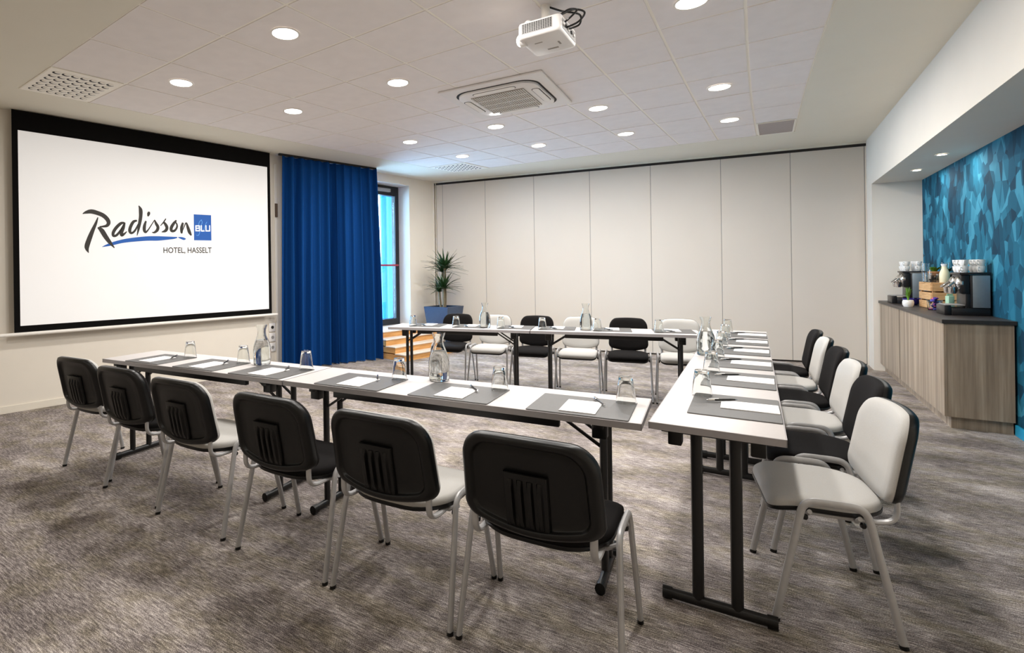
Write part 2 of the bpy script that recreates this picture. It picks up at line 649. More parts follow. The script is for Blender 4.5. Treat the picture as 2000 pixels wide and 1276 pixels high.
# ------------------------------------------------------------------ window, outside
win = thing('window_1', '', '', (0, 0, 0))
del win['label'], win['category']
structure(win)
mb = MB()
wbox(mb, 3.6, 5.86, -0.36, -0.27, 0.40, 0.51)
wbox(mb, 3.6, 5.86, -0.36, -0.27, 2.72, 2.89)
wbox(mb, 5.77, 5.86, -0.36, -0.27, 0.51, 2.72)
wbox(mb, 3.6, 3.7, -0.36, -0.27, 0.51, 2.72)
wbox(mb, 4.70, 4.79, -0.36, -0.27, 0.51, 2.72)
mb.build('window_frame', 'frame', win, bevel=0.004, smooth=False)
for a, b in ((3.7, 4.70), (4.79, 5.77)):
    mb = MB()
    wbox(mb, a, b, -0.32, -0.31, 0.51, 2.72)
    mb.build('pane', 'pane', win, smooth=False)
MB().tube([wl(4.8, -0.22, 1.47), wl(5.78, -0.22, 1.47)], 0.016, 8, ref=(0, 0, 1)).build('push_bar', 'red', win)
mb = MB()
wbox(mb, 5.05, 5.60, -0.27, -0.20, 2.77, 2.83)
mb.build('door_closer', 'grey', win, bevel=0.006)

mb = MB()
wbox(mb, 6.03, 6.45, -0.95, -0.9, -0.2, 4.5)
fin = mb.build('facade_fin', 'blue_panel', bevel=0.01, smooth=False)
tag(fin, 'tall bright blue cladding fin standing outside the window', 'cladding')
mb = MB()
wbox(mb, 6.15, 6.19, -0.9, -0.88, -0.2, 4.5)
mb.build('light_strip', 'pale_panel', fin, smooth=False)
mb = MB()
wbox(mb, 2.0, 10.0, -3.2, -0.4, -0.3, 0.28)
tag(mb.build('terrace_slab', 'concrete', smooth=False), 'pale concrete terrace outside the window', 'terrace')
rail = thing('balcony_railing', 'slim grey balcony railing seen through the window', 'railing', wl(6.8, -1.9, 0.28))
rl = rail.location.copy()
MB().tube([wl(5.6, -1.9, 1.25) - rl, wl(8.6, -1.9, 1.25) - rl], 0.02, 8, ref=(0, 0, 1)).build('handrail', 'grey', rail)
for k in range(22):
    u = 5.65 + k * 0.135
    MB().bar(wl(u, -1.9, 0.28) - rl, wl(u, -1.9, 1.25) - rl, 0.014, 0.014).build('baluster', 'grey', rail, smooth=False)

# steps to the window door
st = thing('wooden_steps', 'oak steps with pale treads leading up to the window door', 'steps', (-4.9, 7.0, 0))
sn = [0.98, 0.78, 0.58, 0.38]
hz = [0.10, 0.20, 0.30, 0.395]
so = st.location.copy()
for k in range(4):
    z0 = 0 if k == 0 else hz[k - 1]
    for nm, mt, n0, n1, u0, za, zb in (('riser_block', 'oak', 0.004, sn[k] - 0.012, 4.70, z0, hz[k] - 0.016),
                                       ('tread', 'tread', (sn[k + 1] if k < 3 else 0.016) - 0.012, sn[k], 4.69, hz[k] - 0.016, hz[k])):
        mb = wbox(MB(), u0, 5.85, n0, n1, za, zb)
        mb.v = [tuple(Vector(p) - so) for p in mb.v]
        mb.build(nm, mt, st, smooth=False)


# curtain panels
def curtain(name, label, t0, t1, folds, ph):
    root = thing(name, label, 'curtain', (0, 0, 0), group='blue curtains by the window')
    top0, top1 = Vector((-5.545, 5.105)), Vector((-5.13, 6.74))
    bot0, bot1 = Vector((-5.545, 5.045)), Vector((-4.90, 6.50))
    nu, nv = folds * 10, 16
    vs, fs = [], []
    for a in range(nu + 1):
        s = a / nu
        t = t0 + (t1 - t0) * s
        for b in range(nv + 1):
            h = b / nv
            e = h ** 1.2
            p = (bot0 + (bot1 - bot0) * t) * (1 - e) + (top0 + (top1 - top0) * t) * e
            d = (bot1 - bot0).normalized()
            nn = Vector((d.y, -d.x))
            f = math.sin(2 * PI * folds * s + ph + 0.5 * math.sin(3 * s * PI + ph))
            amp = 0.095 * (1 - 0.55 * h ** 3) * (0.75 + 0.35 * math.sin(7 * s + ph))
            amp *= min(1.0, 0.35 + 7 * t)
            g = amp * (f + 0.25 * math.sin(4 * PI * folds * s + 1.0 + 1.5 * h))
            p = p + nn * g + d * (0.015 * math.cos(2 * PI * folds * s + ph))
            vs.append((p.x, p.y, 0.015 + h * 2.986))
    for a in range(nu):
        for b in range(nv):
            i = a * (nv + 1) + b
            fs.append((i, i + nv + 1, i + nv + 2, i + 1))
    o = MB().add(vs, fs).build('curtain_cloth', 'curtain', root, ang=180)
    sm = o.modifiers.new('thick', 'SOLIDIFY')
    sm.thickness = 0.004
    hd = MB()
    for a in range(nu):
        p, q = Vector(vs[a * (nv + 1) + nv]), Vector(vs[(a + 1) * (nv + 1) + nv])
        hd.bar(p - Vector((0, 0, 0.035)), q - Vector((0, 0, 0.035)), 0.009, 0.07)
    hd.build('heading_tape', 'curtain', root, smooth=False)
    return root


curtain('curtain', 'royal blue floor-length curtain panel next to the projection screen', 0.0, 0.53, 6, 0.4)
curtain('curtain', 'royal blue floor-length curtain panel next to the window', 0.54, 1.0, 5, 2.1)
mb = MB()
mb.bar((-5.55, 5.07, 3.015), (-5.13, 6.74, 3.015), 0.04, 0.025)
tag(mb.build('curtain_rail', 'dark', smooth=False), 'dark ceiling-mounted rail carrying the blue curtains', 'curtain rail')

# wall fittings beside the curtain
mb = MB()
wbox(mb, 3.09, 3.13, 0.0, 0.02, 0.05, 2.9)
tag(mb.build('cable_duct', 'white_metal', bevel=0.003), 'white vertical cable duct beside the blue curtain', 'cable duct')
mb = MB()
wbox(mb, 3.09, 3.13, 0.021, 0.04, 2.15, 2.34)
tag(mb.build('wall_box', 'brown', bevel=0.004), 'small brown box high beside the curtain edge', 'wall box')
for z, lb in ((0.60, 'top'), (0.46, 'middle'), (0.32, 'bottom')):
    t = thing('wall_socket', 'white wall socket beside the curtain, %s of three' % lb, 'socket', wl(3.03, 0, z), math.atan2(WD.y, WD.x), 'sockets beside the curtain')
    MB().box(-0.05, 0.05, -0.018, 0.0, -0.06, 0.06).build('cover_plate', 'white_plastic', t, bevel=0.004)
    MB().lathe([(0.022, -0.002), (0.022, 0.004)], 16, (0, -0.02, 0), 'Y').build('socket_well', 'dark' if lb == 'top' else 'grey', t)

# ------------------------------------------------------------------ projection screen with logo
SN = 0.10


def wq(mb, u0, u1, n0, n1, z0, z1):
    return wbox(mb, u0, u1, n0, n1, z0, z1)


SU0, SU1 = 0.075, 2.975
scr = thing('projection_screen', 'large pull-down projection screen with black border and hotel logo', 'projection screen', wl(1.5, SN, 0.8))
sl = scr.location.copy()


def sbuild(mb, name, mat, par=None, **k):
    mb.v = [tuple(Vector(p) - sl) for p in mb.v]
    return mb.build(name, mat, par or scr, **k)


sbuild(wbox(MB(), SU0, SU1, SN - 0.004, SN - 0.001, 0.80, 3.02), 'black_border', 'screen_black', smooth=False)
pic = sbuild(wbox(MB(), 0.125, 2.93, SN - 0.001, SN + 0.001, 0.868, 2.82), 'picture_area', 'screen_glow', smooth=False)
sbuild(MB().tube([wl(-0.35, SN, 0.785), wl(3.06, SN, 0.785)], 0.018, 10, ref=(0, 0, 1)), 'weight_bar', 'white_metal')
# logo, drawn in its own units and mapped to the screen plane
LU0, LU1 = 0.635, 2.185


def lg(x, y, lift=0.0015):
    t = x / 2000.0
    u = LU0 + (LU1 - LU0) * t
    zt = 2.18 + (2.317 - 2.18) * t
    zb = 1.519 + (1.526 - 1.519) * t
    return wl(u, SN + lift, zt + (zb - zt) * (y / 889.0))


def flat(mb, poly, lift):
    a = [lg(x, y, lift) for x, y in poly]
    b = [lg(x, y, 0.0008) for x, y in poly]
    return mb.rings([b, a])


def stroke(mb, pts, lift=0.0025):
    P = []
    for i in range(len(pts) - 1):
        p0, p1, p2, p3 = (pts[max(i - 1, 0)], pts[i], pts[i + 1], pts[min(i + 2, len(pts) - 1)])
        for k in range(5):
            t = k / 5
            P.append(tuple(0.5 * (2 * b + (c - a) * t + (2 * a - 5 * b + 4 * c - d) * t * t + (3 * b - a - 3 * c + d) * t ** 3)
                           for a, b, c, d in zip(p0, p1, p2, p3)))
    P.append(pts[-1])
    L, R = [], []
    for k, (x, y, wd) in enumerate(P):
        a, b = P[max(k - 1, 0)], P[min(k + 1, len(P) - 1)]
        dx, dy = b[0] - a[0], b[1] - a[1]
        l = math.hypot(dx, dy) or 1
        nx, ny = -dy / l, dx / l
        L.append((x + nx * wd / 2, y + ny * wd / 2))
        R.append((x - nx * wd / 2, y - ny * wd / 2))
    vs = [lg(x, y, lift) for x, y in L] + [lg(x, y, lift) for x, y in R]
    n = len(P)
    return mb.add(vs, [(i, i + 1, n + i + 1, n + i) for i in range(n - 1)])


mb = MB()
stroke(mb, [(62, 215, 6), (105, 195, 40), (170, 182, 62), (250, 205, 60), (320, 240, 58), (372, 295, 55), (388, 345, 50), (365, 385, 42), (310, 398, 26), (270, 402, 20)])
stroke(mb, [(250, 410, 22), (295, 450, 60), (345, 540, 62), (400, 625, 48), (460, 705, 10)])
stroke(mb, [(252, 266, 12), (225, 350, 34), (185, 450, 48), (145, 560, 60), (112, 670, 62), (112, 725, 42), (130, 775, 6)])
sbuild(mb, 'script_letter', 'logo_dark', pic, smooth=False)
letters = [
    [[(598, 345, 24), (550, 352, 40), (490, 410, 44), (448, 480, 42), (448, 530, 34), (492, 520, 34), (545, 450, 26), (592, 362, 20)],
     [(604, 340, 16), (582, 410, 44), (556, 480, 48), (560, 522, 42), (598, 498, 26), (628, 468, 10)]],
    [[(770, 312, 24), (720, 330, 40), (680, 400, 44), (668, 462, 42), (692, 492, 32), (740, 455, 28), (790, 360, 20)],
     [(797, 98, 10), (822, 160, 52), (822, 250, 50), (808, 340, 46), (790, 430, 34), (768, 528, 8)]],
    [[(896, 318, 24), (874, 390, 44), (872, 452, 44), (892, 478, 30), (930, 440, 18), (980, 365, 14), (1022, 302, 12)],
     [(942, 185, 26), (936, 215, 44), (925, 252, 18)]],
    [[(1020, 302, 14), (1042, 355, 38), (1068, 405, 44), (1056, 450, 44), (1015, 482, 28), (980, 480, 8)]],
    [[(1105, 388, 10), (1150, 338, 18), (1188, 285, 16)],
     [(1150, 330, 22), (1182, 368, 42), (1202, 415, 46), (1180, 458, 42), (1122, 476, 10)]],
    [[(1348, 308, 22), (1305, 355, 42), (1268, 415, 48), (1272, 458, 40), (1315, 458, 34), (1352, 415, 30), (1356, 370, 24), (1330, 330, 18)]],
    [[(1450, 342, 30), (1428, 410, 46), (1426, 470, 40), (1430, 498, 20)],
     [(1432, 480, 10), (1468, 400, 14), (1500, 345, 20), (1526, 410, 44), (1550, 475, 50), (1580, 525, 22)]],
]
for L in letters:
    mb = MB()
    for s in L:
        stroke(mb, s)
    sbuild(mb, 'script_letter', 'logo_dark', pic, smooth=False)
mb = MB()
stroke(mb, [(302, 688, 6), (400, 655, 40), (550, 612, 50), (700, 588, 58), (900, 570, 64), (1050, 568, 66), (1140, 566, 56), (1250, 562, 40), (1310, 560, 30), (1358, 553, 14)], 0.002)
stroke(mb, [(1372, 552, 8), (1420, 562, 30), (1462, 574, 34), (1492, 574, 10)], 0.002)
sbuild(mb, 'blue_underline', 'logo_blue', pic, smooth=False)
sq = sbuild(flat(MB(), [(1624, 222), (1912, 235), (1912, 598), (1624, 594)], 0.002), 'blue_square', 'logo_blue', pic, smooth=False)
mb = MB()
stroke(mb, [(1755, 300, 6), (1715, 330, 8), (1700, 400, 8), (1720, 450, 8), (1700, 520, 8), (1660, 520, 6)], 0.003)
stroke(mb, [(1740, 300, 6), (1760, 340, 8), (1725, 420, 8), (1770, 470, 8), (1810, 380, 8), (1840, 330, 6)], 0.003)
sbuild(mb, 'pale_script', 'logo_pale', pic, smooth=False)
mb = MB()
TW = 17
for s in ([(1655, 380), (1655, 466)], [(1647, 388), (1715, 388)], [(1647, 422), (1715, 422)], [(1647, 458), (1718, 458)], [(1713, 382), (1713, 420)], [(1716, 424), (1716, 464)],
          [(1745, 380), (1745, 466)], [(1738, 460), (1798, 460)],
          [(1822, 380), (1822, 466)], [(1884, 380), (1884, 466)], [(1815, 460), (1890, 460)]):
    stroke(mb, [s[0] + (TW,), s[1] + (TW,)], 0.0035)
sbuild(mb, 'blu_lettering', 'logo_white', pic, smooth=False)
fc = bpy.data.curves.new('hotel_lettering', 'FONT')
fc.body = 'HOTEL, HASSELT'
fc.size = 1.0
fc.offset = 0.012
fo = bpy.data.objects.new('tmp_text', fc)
COL.objects.link(fo)
bpy.context.view_layer.update()
tm = bpy.data.meshes.new_from_object(fo.evaluated_get(bpy.context.evaluated_depsgraph_get()))
bpy.data.objects.remove(fo)
xs = [v.co.x for v in tm.vertices]
ys = [v.co.y for v in tm.vertices]
x0, x1 = min(xs), max(xs)
cap = 0.7
for v in tm.vertices:
    px = 1145 + (v.co.x - x0) / (x1 - x0) * (1912 - 1145)
    py = 775 - v.co.y / cap * 78
    v.co = lg(px, py, 0.002) - sl
tm.materials.append(M['logo_dark'])
ht = bpy.data.objects.new('hotel_lettering', tm)
COL.objects.link(ht)
ht.parent = pic


# ------------------------------------------------------------------ tables
def make_table(label, L, Wd, loc, rz, inset=(0.15, 0.15), group='folding tables in a U'):
    """local x along the length, y across"""
    t = thing('folding_table', label, 'table', loc, rz, group)
    H = 0.745
    MB().box(-L / 2 + 0.003, L / 2 - 0.003, -Wd / 2 + 0.003, Wd / 2 - 0.003, H - 0.028, H).build('tabletop', 'table_top', t, bevel=0.002)
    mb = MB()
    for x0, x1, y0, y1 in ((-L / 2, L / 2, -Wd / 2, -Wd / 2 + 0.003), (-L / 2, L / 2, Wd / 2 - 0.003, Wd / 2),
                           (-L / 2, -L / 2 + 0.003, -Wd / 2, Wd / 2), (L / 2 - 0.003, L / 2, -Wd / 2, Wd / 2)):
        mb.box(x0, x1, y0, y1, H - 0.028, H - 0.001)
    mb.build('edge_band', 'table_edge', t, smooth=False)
    for s in (-1, 1):
        MB().box(-L / 2 + 0.33, L / 2 - 0.33, s * (Wd / 2 - 0.05) - 0.015, s * (Wd / 2 - 0.05) + 0.015, H - 0.068, H - 0.028).build('rail', 'black_metal', t, bevel=0.003)
    for side, ins in ((-1, inset[0]), (1, inset[1])):
        x = side * (L / 2 - ins)
        hw = Wd / 2 - 0.035
        lf = MB().tube([(x, -hw, 0.028), (x, hw, 0.028)], 0.021, 12, 0.017, ref=(0, 0, 1)).build('foot_bar', 'black_metal', t)
        for s in (-1, 1):
            MB().tube([(x, s * (hw + 0.004), 0.027), (x, s * (hw - 0.03), 0.027)], 0.026, 12, 0.021, ref=(0, 0, 1)).build('end_cap', 'black_plastic', lf)
            MB().tube([(x, s * 0.066, 0.03), (x, s * 0.066, H - 0.045)], 0.021, 10, 0.016, ref=(0, 1, 0)).build('post', 'black_metal', lf)
            xi = x - side * 0.20
            MB().bar((x - side * 0.01, s * 0.066, 0.58), (xi, s * 0.066, H - 0.04), 0.012, 0.012).build('brace', 'black_metal', lf, smooth=False)
            MB().box(x - 0.03, x + 0.03, s * (Wd / 2 - 0.085) - 0.025, s * (Wd / 2 - 0.085) + 0.025, H - 0.102, H - 0.028).build('corner_block', 'black_plastic', lf, bevel=0.006)
        MB().box(x - 0.02, x + 0.02, -hw, hw, H - 0.055, H - 0.028).build('cross_rail', 'black_metal', lf, bevel=0.003)
    return t


# near row runs along x with a slight turn
NA = math.atan(0.081)
ND = Vector((math.cos(NA), math.sin(NA)))
NNrm = Vector((-ND.y, ND.x))
N0 = Vector((-0.40, 2.233))
WN_T = 0.46


def near_pt(s, a):            # s metres to the left from the right end, a across from the front edge
    return N0 - ND * s + NNrm * a


p = near_pt(0.94, WN_T / 2)
make_table('pale folding table right of centre in the near row, close to the camera', 1.874, WN_T, (p.x, p.y, 0), NA, (0.18, 0.17))
p = near_pt(1.88 + 0.885, WN_T / 2)
make_table('pale folding table at the left end of the near row, towards the screen', 1.764, WN_T, (p.x, p.y, 0), NA, (0.10, 0.18))
# right row runs away from the camera
RA = PI / 2 + 0.012
RD = Vector((math.cos(RA), math.sin(RA)))
R0 = Vector((-0.162, 2.285))
WR_T = 0.45
p = R0 + RD * 0.925
make_table('pale folding table at the near end of the right-hand row', 1.845, WR_T, (p.x, p.y, 0), RA, (0.10, 0.16))
p = R0 + RD * 2.775
make_table('pale folding table at the far end of the right-hand row', 1.845, WR_T, (p.x, p.y, 0), RA, (0.16, 0.12))
# far row
F0, F1 = Vector((-3.44, 4.70)), Vector((-0.44, 5.42))
FD = (F1 - F0).normalized()
FN = Vector((-FD.y, FD.x))
FA = math.atan2(FD.y, FD.x)
FL = (F1 - F0).length
WF_T = 0.44
for k, lb in ((0.25, 'left'), (0.75, 'right')):
    p = F0 + FD * (FL * k) + FN * (WF_T / 2)
    make_table('pale folding table forming the %s half of the far row' % lb, FL / 2 - 0.006, WF_T, (p.x, p.y, 0), FA, (0.17, 0.17))

# ------------------------------------------------------------------ place settings
TZ = 0.7455


def make_pad():
    poly = rrect(-0.21, 0.21, -0.165, 0.165, (0.008,) * 4, 3)
    mb = MB().rings([[(x, y, 0.0) for x, y in poly], [(x, y, 0.003) for x, y in poly], [(x * 0.992, y * 0.99, 0.0045) for x, y in poly]])
    return mb.build('desk_pad', 'pad', ang=20)


def make_paper():
    mb = MB()
    for k in range(3):
        a = (k - 1) * 0.006
        c, s = math.cos(a), math.sin(a)
        q = [(-0.075, -0.105), (0.075, -0.105), (0.075, 0.105), (-0.075, 0.105)]
        q = [(x * c - y * s, x * s + y * c) for x, y in q]
        mb.rings([[(x, y, 0.0012 * k) for x, y in q], [(x, y, 0.0012 * k + 0.0011) for x, y in q]])
    return mb.build('notepad', 'paper', smooth=False)


def make_pen():
    t = thing('ballpoint_pen', '', 'pen')
    MB().lathe([(0.0035, 0.012), (0.0048, 0.03), (0.005, 0.09), (0.0045, 0.105)], 10, (0, 0, 0), 'X').build('barrel', 'pen_black', t)
    MB().lathe([(0.0006, 0.0), (0.0036, 0.012)], 10, (0, 0, 0), 'X').build('tip', 'chrome', t)
    MB().lathe([(0.0052, 0.105), (0.0055, 0.112), (0.005, 0.132), (0.003, 0.14)], 10, (0, 0, 0), 'X').build('cap', 'chrome', t)
    MB().box(0.085, 0.13, -0.0015, 0.0015, 0.005, 0.0075).build('clip', 'chrome', t, smooth=False)
    return t


def make_glass():
    # tumbler standing upside down on its rim
    prof = [(0.0425, 0.0), (0.044, 0.0), (0.0435, 0.004), (0.036, 0.07), (0.0305, 0.112), (0.029, 0.118), (0.0, 0.118)]
    inn = [(0.0, 0.104), (0.027, 0.104), (0.0285, 0.10), (0.0342, 0.07), (0.0420, 0.003), (0.0425, 0.0)]
    full = inn + prof
    mb = MB().lathe(full, 26)
    return mb.build('water_glass', 'glass', ang=50)


def make_carafe():
    t = thing('water_carafe', '', 'carafe')
    out = [(0.0, 0.0), (0.050, 0.0), (0.056, 0.006), (0.059, 0.04), (0.058, 0.10), (0.053, 0.135), (0.040, 0.17), (0.030, 0.195), (0.027, 0.215), (0.0285, 0.235), (0.036, 0.258), (0.038, 0.266)]
    inn = [(0.036, 0.266), (0.0335, 0.257), (0.0262, 0.235), (0.0247, 0.215), (0.0277, 0.195), (0.0377, 0.168), (0.0507, 0.133), (0.0557, 0.10), (0.0565, 0.04), (0.054, 0.012), (0.048, 0.008), (0.0, 0.008)]
    MB().lathe(out + inn, 30).build('bottle', 'glass', t, ang=50)
    wt = [(0.0, 0.0084), (0.0476, 0.0084), (0.0535, 0.0124), (0.056, 0.04), (0.0552, 0.10), (0.0503, 0.133), (0.0385, 0.165), (0.0, 0.165)]
    MB().lathe(wt, 30).build('water', 'water', t, ang=50)
    return t


pad0, paper0, pen0, glass0, carafe0 = make_pad(), make_paper(), make_pen(), make_glass(), make_carafe()
protos = [pad0, paper0, pen0, glass0, carafe0]
ORD = ['leftmost', 'second from left', 'third from left', 'third from right', 'second from right', 'rightmost']
ORDR = ['nearest the camera', 'second from the camera', 'third from the camera', 'third from the far end', 'second from the far end', 'at the far end']


def setting(x, y, rz, where, sx=1.0, group='', pen_dx=0.0, jit=True, has_glass=True, py=-0.03):
    R = Matrix.Rotation(rz, 4, 'Z')
    j = (lambda a: random.uniform(-a, a)) if jit else (lambda a: 0)

    def at(a, b, z):
        v = R @ Vector((a * sx, b, 0))
        return (x + v.x, y + v.y, z)
    tag(dup(pad0, 'dark grey desk pad, ' + where, at(0, 0, TZ), rz + j(0.01), (sx, 1, 1), 'desk pads on the ' + group), 'dark grey desk pad, ' + where, 'desk pad')
    lb = 'white notepad on the desk pad, ' + where
    tag(dup(paper0, lb, at(j(0.006), py, TZ + 0.0048), rz + j(0.02), (sx, 1, 1), 'notepads on the ' + group), lb, 'notepad')
    lb = 'black and chrome pen across the notepad, ' + where
    dup(pen0, lb, at(0.095 + pen_dx, py + 0.045, TZ + 0.0135), rz + math.radians(124) + j(0.08), (1, 1, 1), 'pens on the ' + group)
    if has_glass:
        lb = 'upturned water glass on pad corner, ' + where
        tag(dup(glass0, lb, at(0.165, 0.135, TZ + 0.005), rz + j(1), (1, 1, 1), 'upturned glasses on the ' + group), lb, 'glass')


for o in (pad0, paper0, glass0):
    o['category'] = 'x'
near_x = [-3.59, -3.06, -2.52, -1.845, -1.255, -0.66]
for k, xc in enumerate(near_x):
    s = (N0.x - xc) / ND.x
    p = near_pt(s, 0.165 + 0.005)
    setting(p.x, p.y, NA, ORD[k] + ' in the near row', 0.86 if k == 0 else (0.93 if k == 1 else 1.0), 'near table row')
for k, yc in enumerate([2.71, 3.37, 3.95, 4.53, 5.09, 5.60]):
    s = (yc - R0.y) / RD.y
    p = R0 + RD * s + Vector((1, 0)) * (WR_T / 2 - 0.17)
    setting(p.x, p.y, RA, ORDR[k] + ' in the right-hand row', 1.0, 'right-hand table row', py=-0.055)
for k, xc in enumerate([-3.06, -2.58, -2.11, -1.70, -1.19, -0.66]):
    s = (xc - F0.x) / FD.x
    p = F0 + FD * s + FN * (WF_T - 0.175)
    setting(p.x, p.y, FA + PI, ORD[k] + ' in the far row', 0.84, 'far table row')

for (x, y, lb) in ((-1.506, 2.539, 'clear water carafe in the middle of the near row'),
                   (-2.796, 2.38, 'clear water carafe towards the screen end of the near row'),
                   (-0.338, 4.22, 'clear water carafe on the inner edge of the right-hand row'),
                   (-2.46, 5.12, 'clear water carafe on the left half of the far row'),
                   (-1.47, 5.36, 'clear water carafe on the right half of the far row')):
    dup(carafe0, lb, (x, y, TZ), random.uniform(0, 6), (1, 1, 1), 'water carafes')
for o in protos:
    for c in list(o.children):
        bpy.data.objects.remove(c)
    bpy.data.objects.remove(o)


# ------------------------------------------------------------------ chairs
def make_chair(fabric, word):
    t = thing('conference_chair', '', 'chair')
    # seat
    ol = densify(rrect(-0.235, 0.235, -0.185, 0.225, (0.06, 0.06, 0.15, 0.15), 7), 0.03)

    def shp(x, y):
        if y < 0:
            y = y - 0.025 * max(0.0, 1 - (x / 0.235) ** 2) * min(1, -y / 0.1)
        return x, y
    ol = [shp(x, y) for x, y in ol]

    def ring(sc, z):
        out = []
        for x, y in ol:
            X, Y = x * sc, 0.02 + (y - 0.02) * sc
            d = max(0.0, (Y - 0.10) / 0.12)
            out.append((X, Y, z - 0.022 * d * d))
        return out
    MB().rings([ring(0.99, 0.428), ring(1.0, 0.434), ring(1.004, 0.448), ring(0.99, 0.459), ring(0.94, 0.466), ring(0.8, 0.468), ring(0.5, 0.463), ring(0.2, 0.461)]).build('seat_cushion', fabric, t, ang=60)
    MB().rings([ring(0.86, 0.410), ring(0.97, 0.416), ring(1.012, 0.424), ring(1.012, 0.436), ring(0.99, 0.4365)]).build('seat_pan', 'black_plastic', t, ang=60)
    # backrest
    bo = densify(rrect(-0.242, 0.242, 0.0, 0.30, (0.085, 0.085, 0.04, 0.04), 7), 0.025)
    bl = []
    for x, z in bo:
        k = max(0.0, 1 - (x / 0.242) ** 2)
        if z < 0.12:
            z -= 0.04 * k * (1 - z / 0.12)
        elif z > 0.2:
            z += 0.012 * k * (z - 0.2) / 0.1
        bl.append((x * (1.0 - 0.05 * max(0, z) / 0.3), z))

    def bring(sc, off, cz=0.14):
        out = []
        for x, z in bl:
            X, Z = x * sc, cz + (z - cz) * sc
            out.append((X, -0.235 + off + 0.55 * X * X - 0.20 * Z - 0.10 * max(0, Z - 0.15) ** 2, 0.498 + Z))
        return out
    MB().rings([bring(1.0, 0.0), bring(1.003, 0.012), bring(0.985, 0.026), bring(0.93, 0.036), bring(0.75, 0.042), bring(0.4, 0.044), bring(0.1, 0.0445)]).build('backrest_cushion', fabric, t, ang=60)
    sh = MB().rings([bring(0.6, -0.010), bring(0.80, -0.010), bring(0.822, -0.014), bring(0.838, -0.025), bring(0.86, -0.029), bring(0.93, -0.029), bring(0.985, -0.021), bring(1.008, -0.006), bring(1.008, 0.006), bring(0.98, 0.0065)]).build('backrest_shell', 'black_plastic', t, ang=60)

    def bp(x, z, off):
        return (x, -0.235 + off + 0.55 * x * x - 0.20 * z - 0.10 * max(0, z - 0.15) ** 2, 0.498 + z)
    mb = MB()
    x0, x1, z0, z1 = -0.078, 0.078, -0.012, 0.185
    nz = 6
    for a, b, o1 in ((x0, x1, -0.024),):
        rs = []
        for k in range(nz + 1):
            z = z0 + (z1 - z0) * k / nz
            rs.append([bp(a, z, -0.010), bp(a + 0.006, z, o1), bp(b - 0.006, z, o1), bp(b, z, -0.010)])
        mb.rings(rs)
    mb.build('rib_plate', 'black_plastic', sh, bevel=0.002, ang=40)
    for xc in (-0.05, -0.017, 0.017, 0.05):
        rs = []
        for k in range(nz + 1):
            z = z0 + 0.008 + (z1 - z0 - 0.03) * k / nz
            o1 = -0.034 if 0 < k < nz else -0.024
            rs.append([bp(xc - 0.0105, z, -0.022), bp(xc - 0.006, z, o1), bp(xc + 0.006, z, o1), bp(xc + 0.0105, z, -0.022)])
        MB().rings(rs).build('rib', 'black_plastic', sh, ang=50)
    # frame
    for s in (-1, 1):
        for f in (1, -1):
            fy = 0.215 if f > 0 else -0.212
            path = smooth_path([(s * 0.282, fy, 0.012), (s * 0.277, fy * 0.86, 0.14), (s * 0.269, fy * 0.66, 0.32), (s * 0.265, fy * 0.565, 0.41),
                                (s * 0.263, fy * 0.50, 0.448), (s * 0.262, fy * 0.38, 0.466), (s * 0.262, fy * 0.2, 0.470), (s * 0.262, 0.0, 0.470)], 4)
            lg_ = MB().tube(path, 0.0105, 10, 0.0145, ref=(1, 0, 0)).build('leg', 'silver', t)
            MB().tube([(s * 0.2822, fy, 0.0), (s * 0.2818, fy * 0.99, 0.014)], 0.012, 10, 0.0155, ref=(1, 0, 0)).build('foot_cap', 'black_plastic', lg_)
            MB().lathe([(0.0, -0.012), (0.009, -0.009), (0.012, 0.0), (0.009, 0.009), (0.0, 0.012)], 10, (s * 0.250, fy * 0.46, 0.404), 'X').build('knob', 'black_plastic', lg_)
        pth = smooth_path([(s * 0.205, 0.10, 0.408), (s * 0.205, -0.10, 0.408), (s * 0.205, -0.17, 0.410), (s * 0.205, -0.208, 0.425), (s * 0.205, -0.222, 0.46), (s * 0.205, -0.218, 0.54)], 5)
        MB().tube(pth, 0.013, 10, 0.010, ref=(1, 0, 0)).build('back_support', 'silver', t)
    for yy in (0.085, -0.085):
        MB().tube([(-0.262, yy, 0.43), (-0.22, yy, 0.406), (0.22, yy, 0.406), (0.262, yy, 0.43)], 0.009, 8, ref=(0, 1, 0)).build('cross_bar', 'silver', t)
    return t


chG = make_chair('grey_fabric', 'pale grey')
chB = make_chair('black_fabric', 'black')
g1, g2, g3 = 'chairs along the near table row', 'chairs along the right-hand table row', 'chairs behind the far table row'
NEAR = [(-3.865, 1.945, 0.06), (-3.217, 1.905, 0.035), (-2.577, 1.882, 0.03), (-1.877, 1.885, 0.03), (-1.27, 1.905, 0.04), (-0.674, 1.935, 0.055)]
for k, (x, y, a) in enumerate(NEAR):
    g = k % 2 == 0
    dup(chG if g else chB, 'black-backed chair with %s seat, %s in the near row' % ('pale grey' if g else 'black', ORD[k]), (x, y, 0), a, (1, 1, 1), g1)
RIGHT = [(0.17, 2.755, 0.15), (0.19, 3.33, 0.08), (0.18, 3.915, 0.06), (0.165, 4.50, 0.05), (0.14, 5.085, 0.03), (0.12, 5.65, 0.02)]
for k, (x, y, a) in enumerate(RIGHT):
    g = k % 2 == 0
    dup(chG if g else chB, '%s fabric chair %s in the right-hand row' % ('pale grey' if g else 'black', ORDR[k]), (x, y, 0), PI / 2 + a, (0.95, 0.88, 1), g2)
FAR = [(-3.15, 5.62, 0), (-2.66, 5.69, 0), (-2.17, 5.76, 0), (-1.68, 5.83, 0), (-1.19, 5.91, 0), (-0.70, 6.00, 0)]
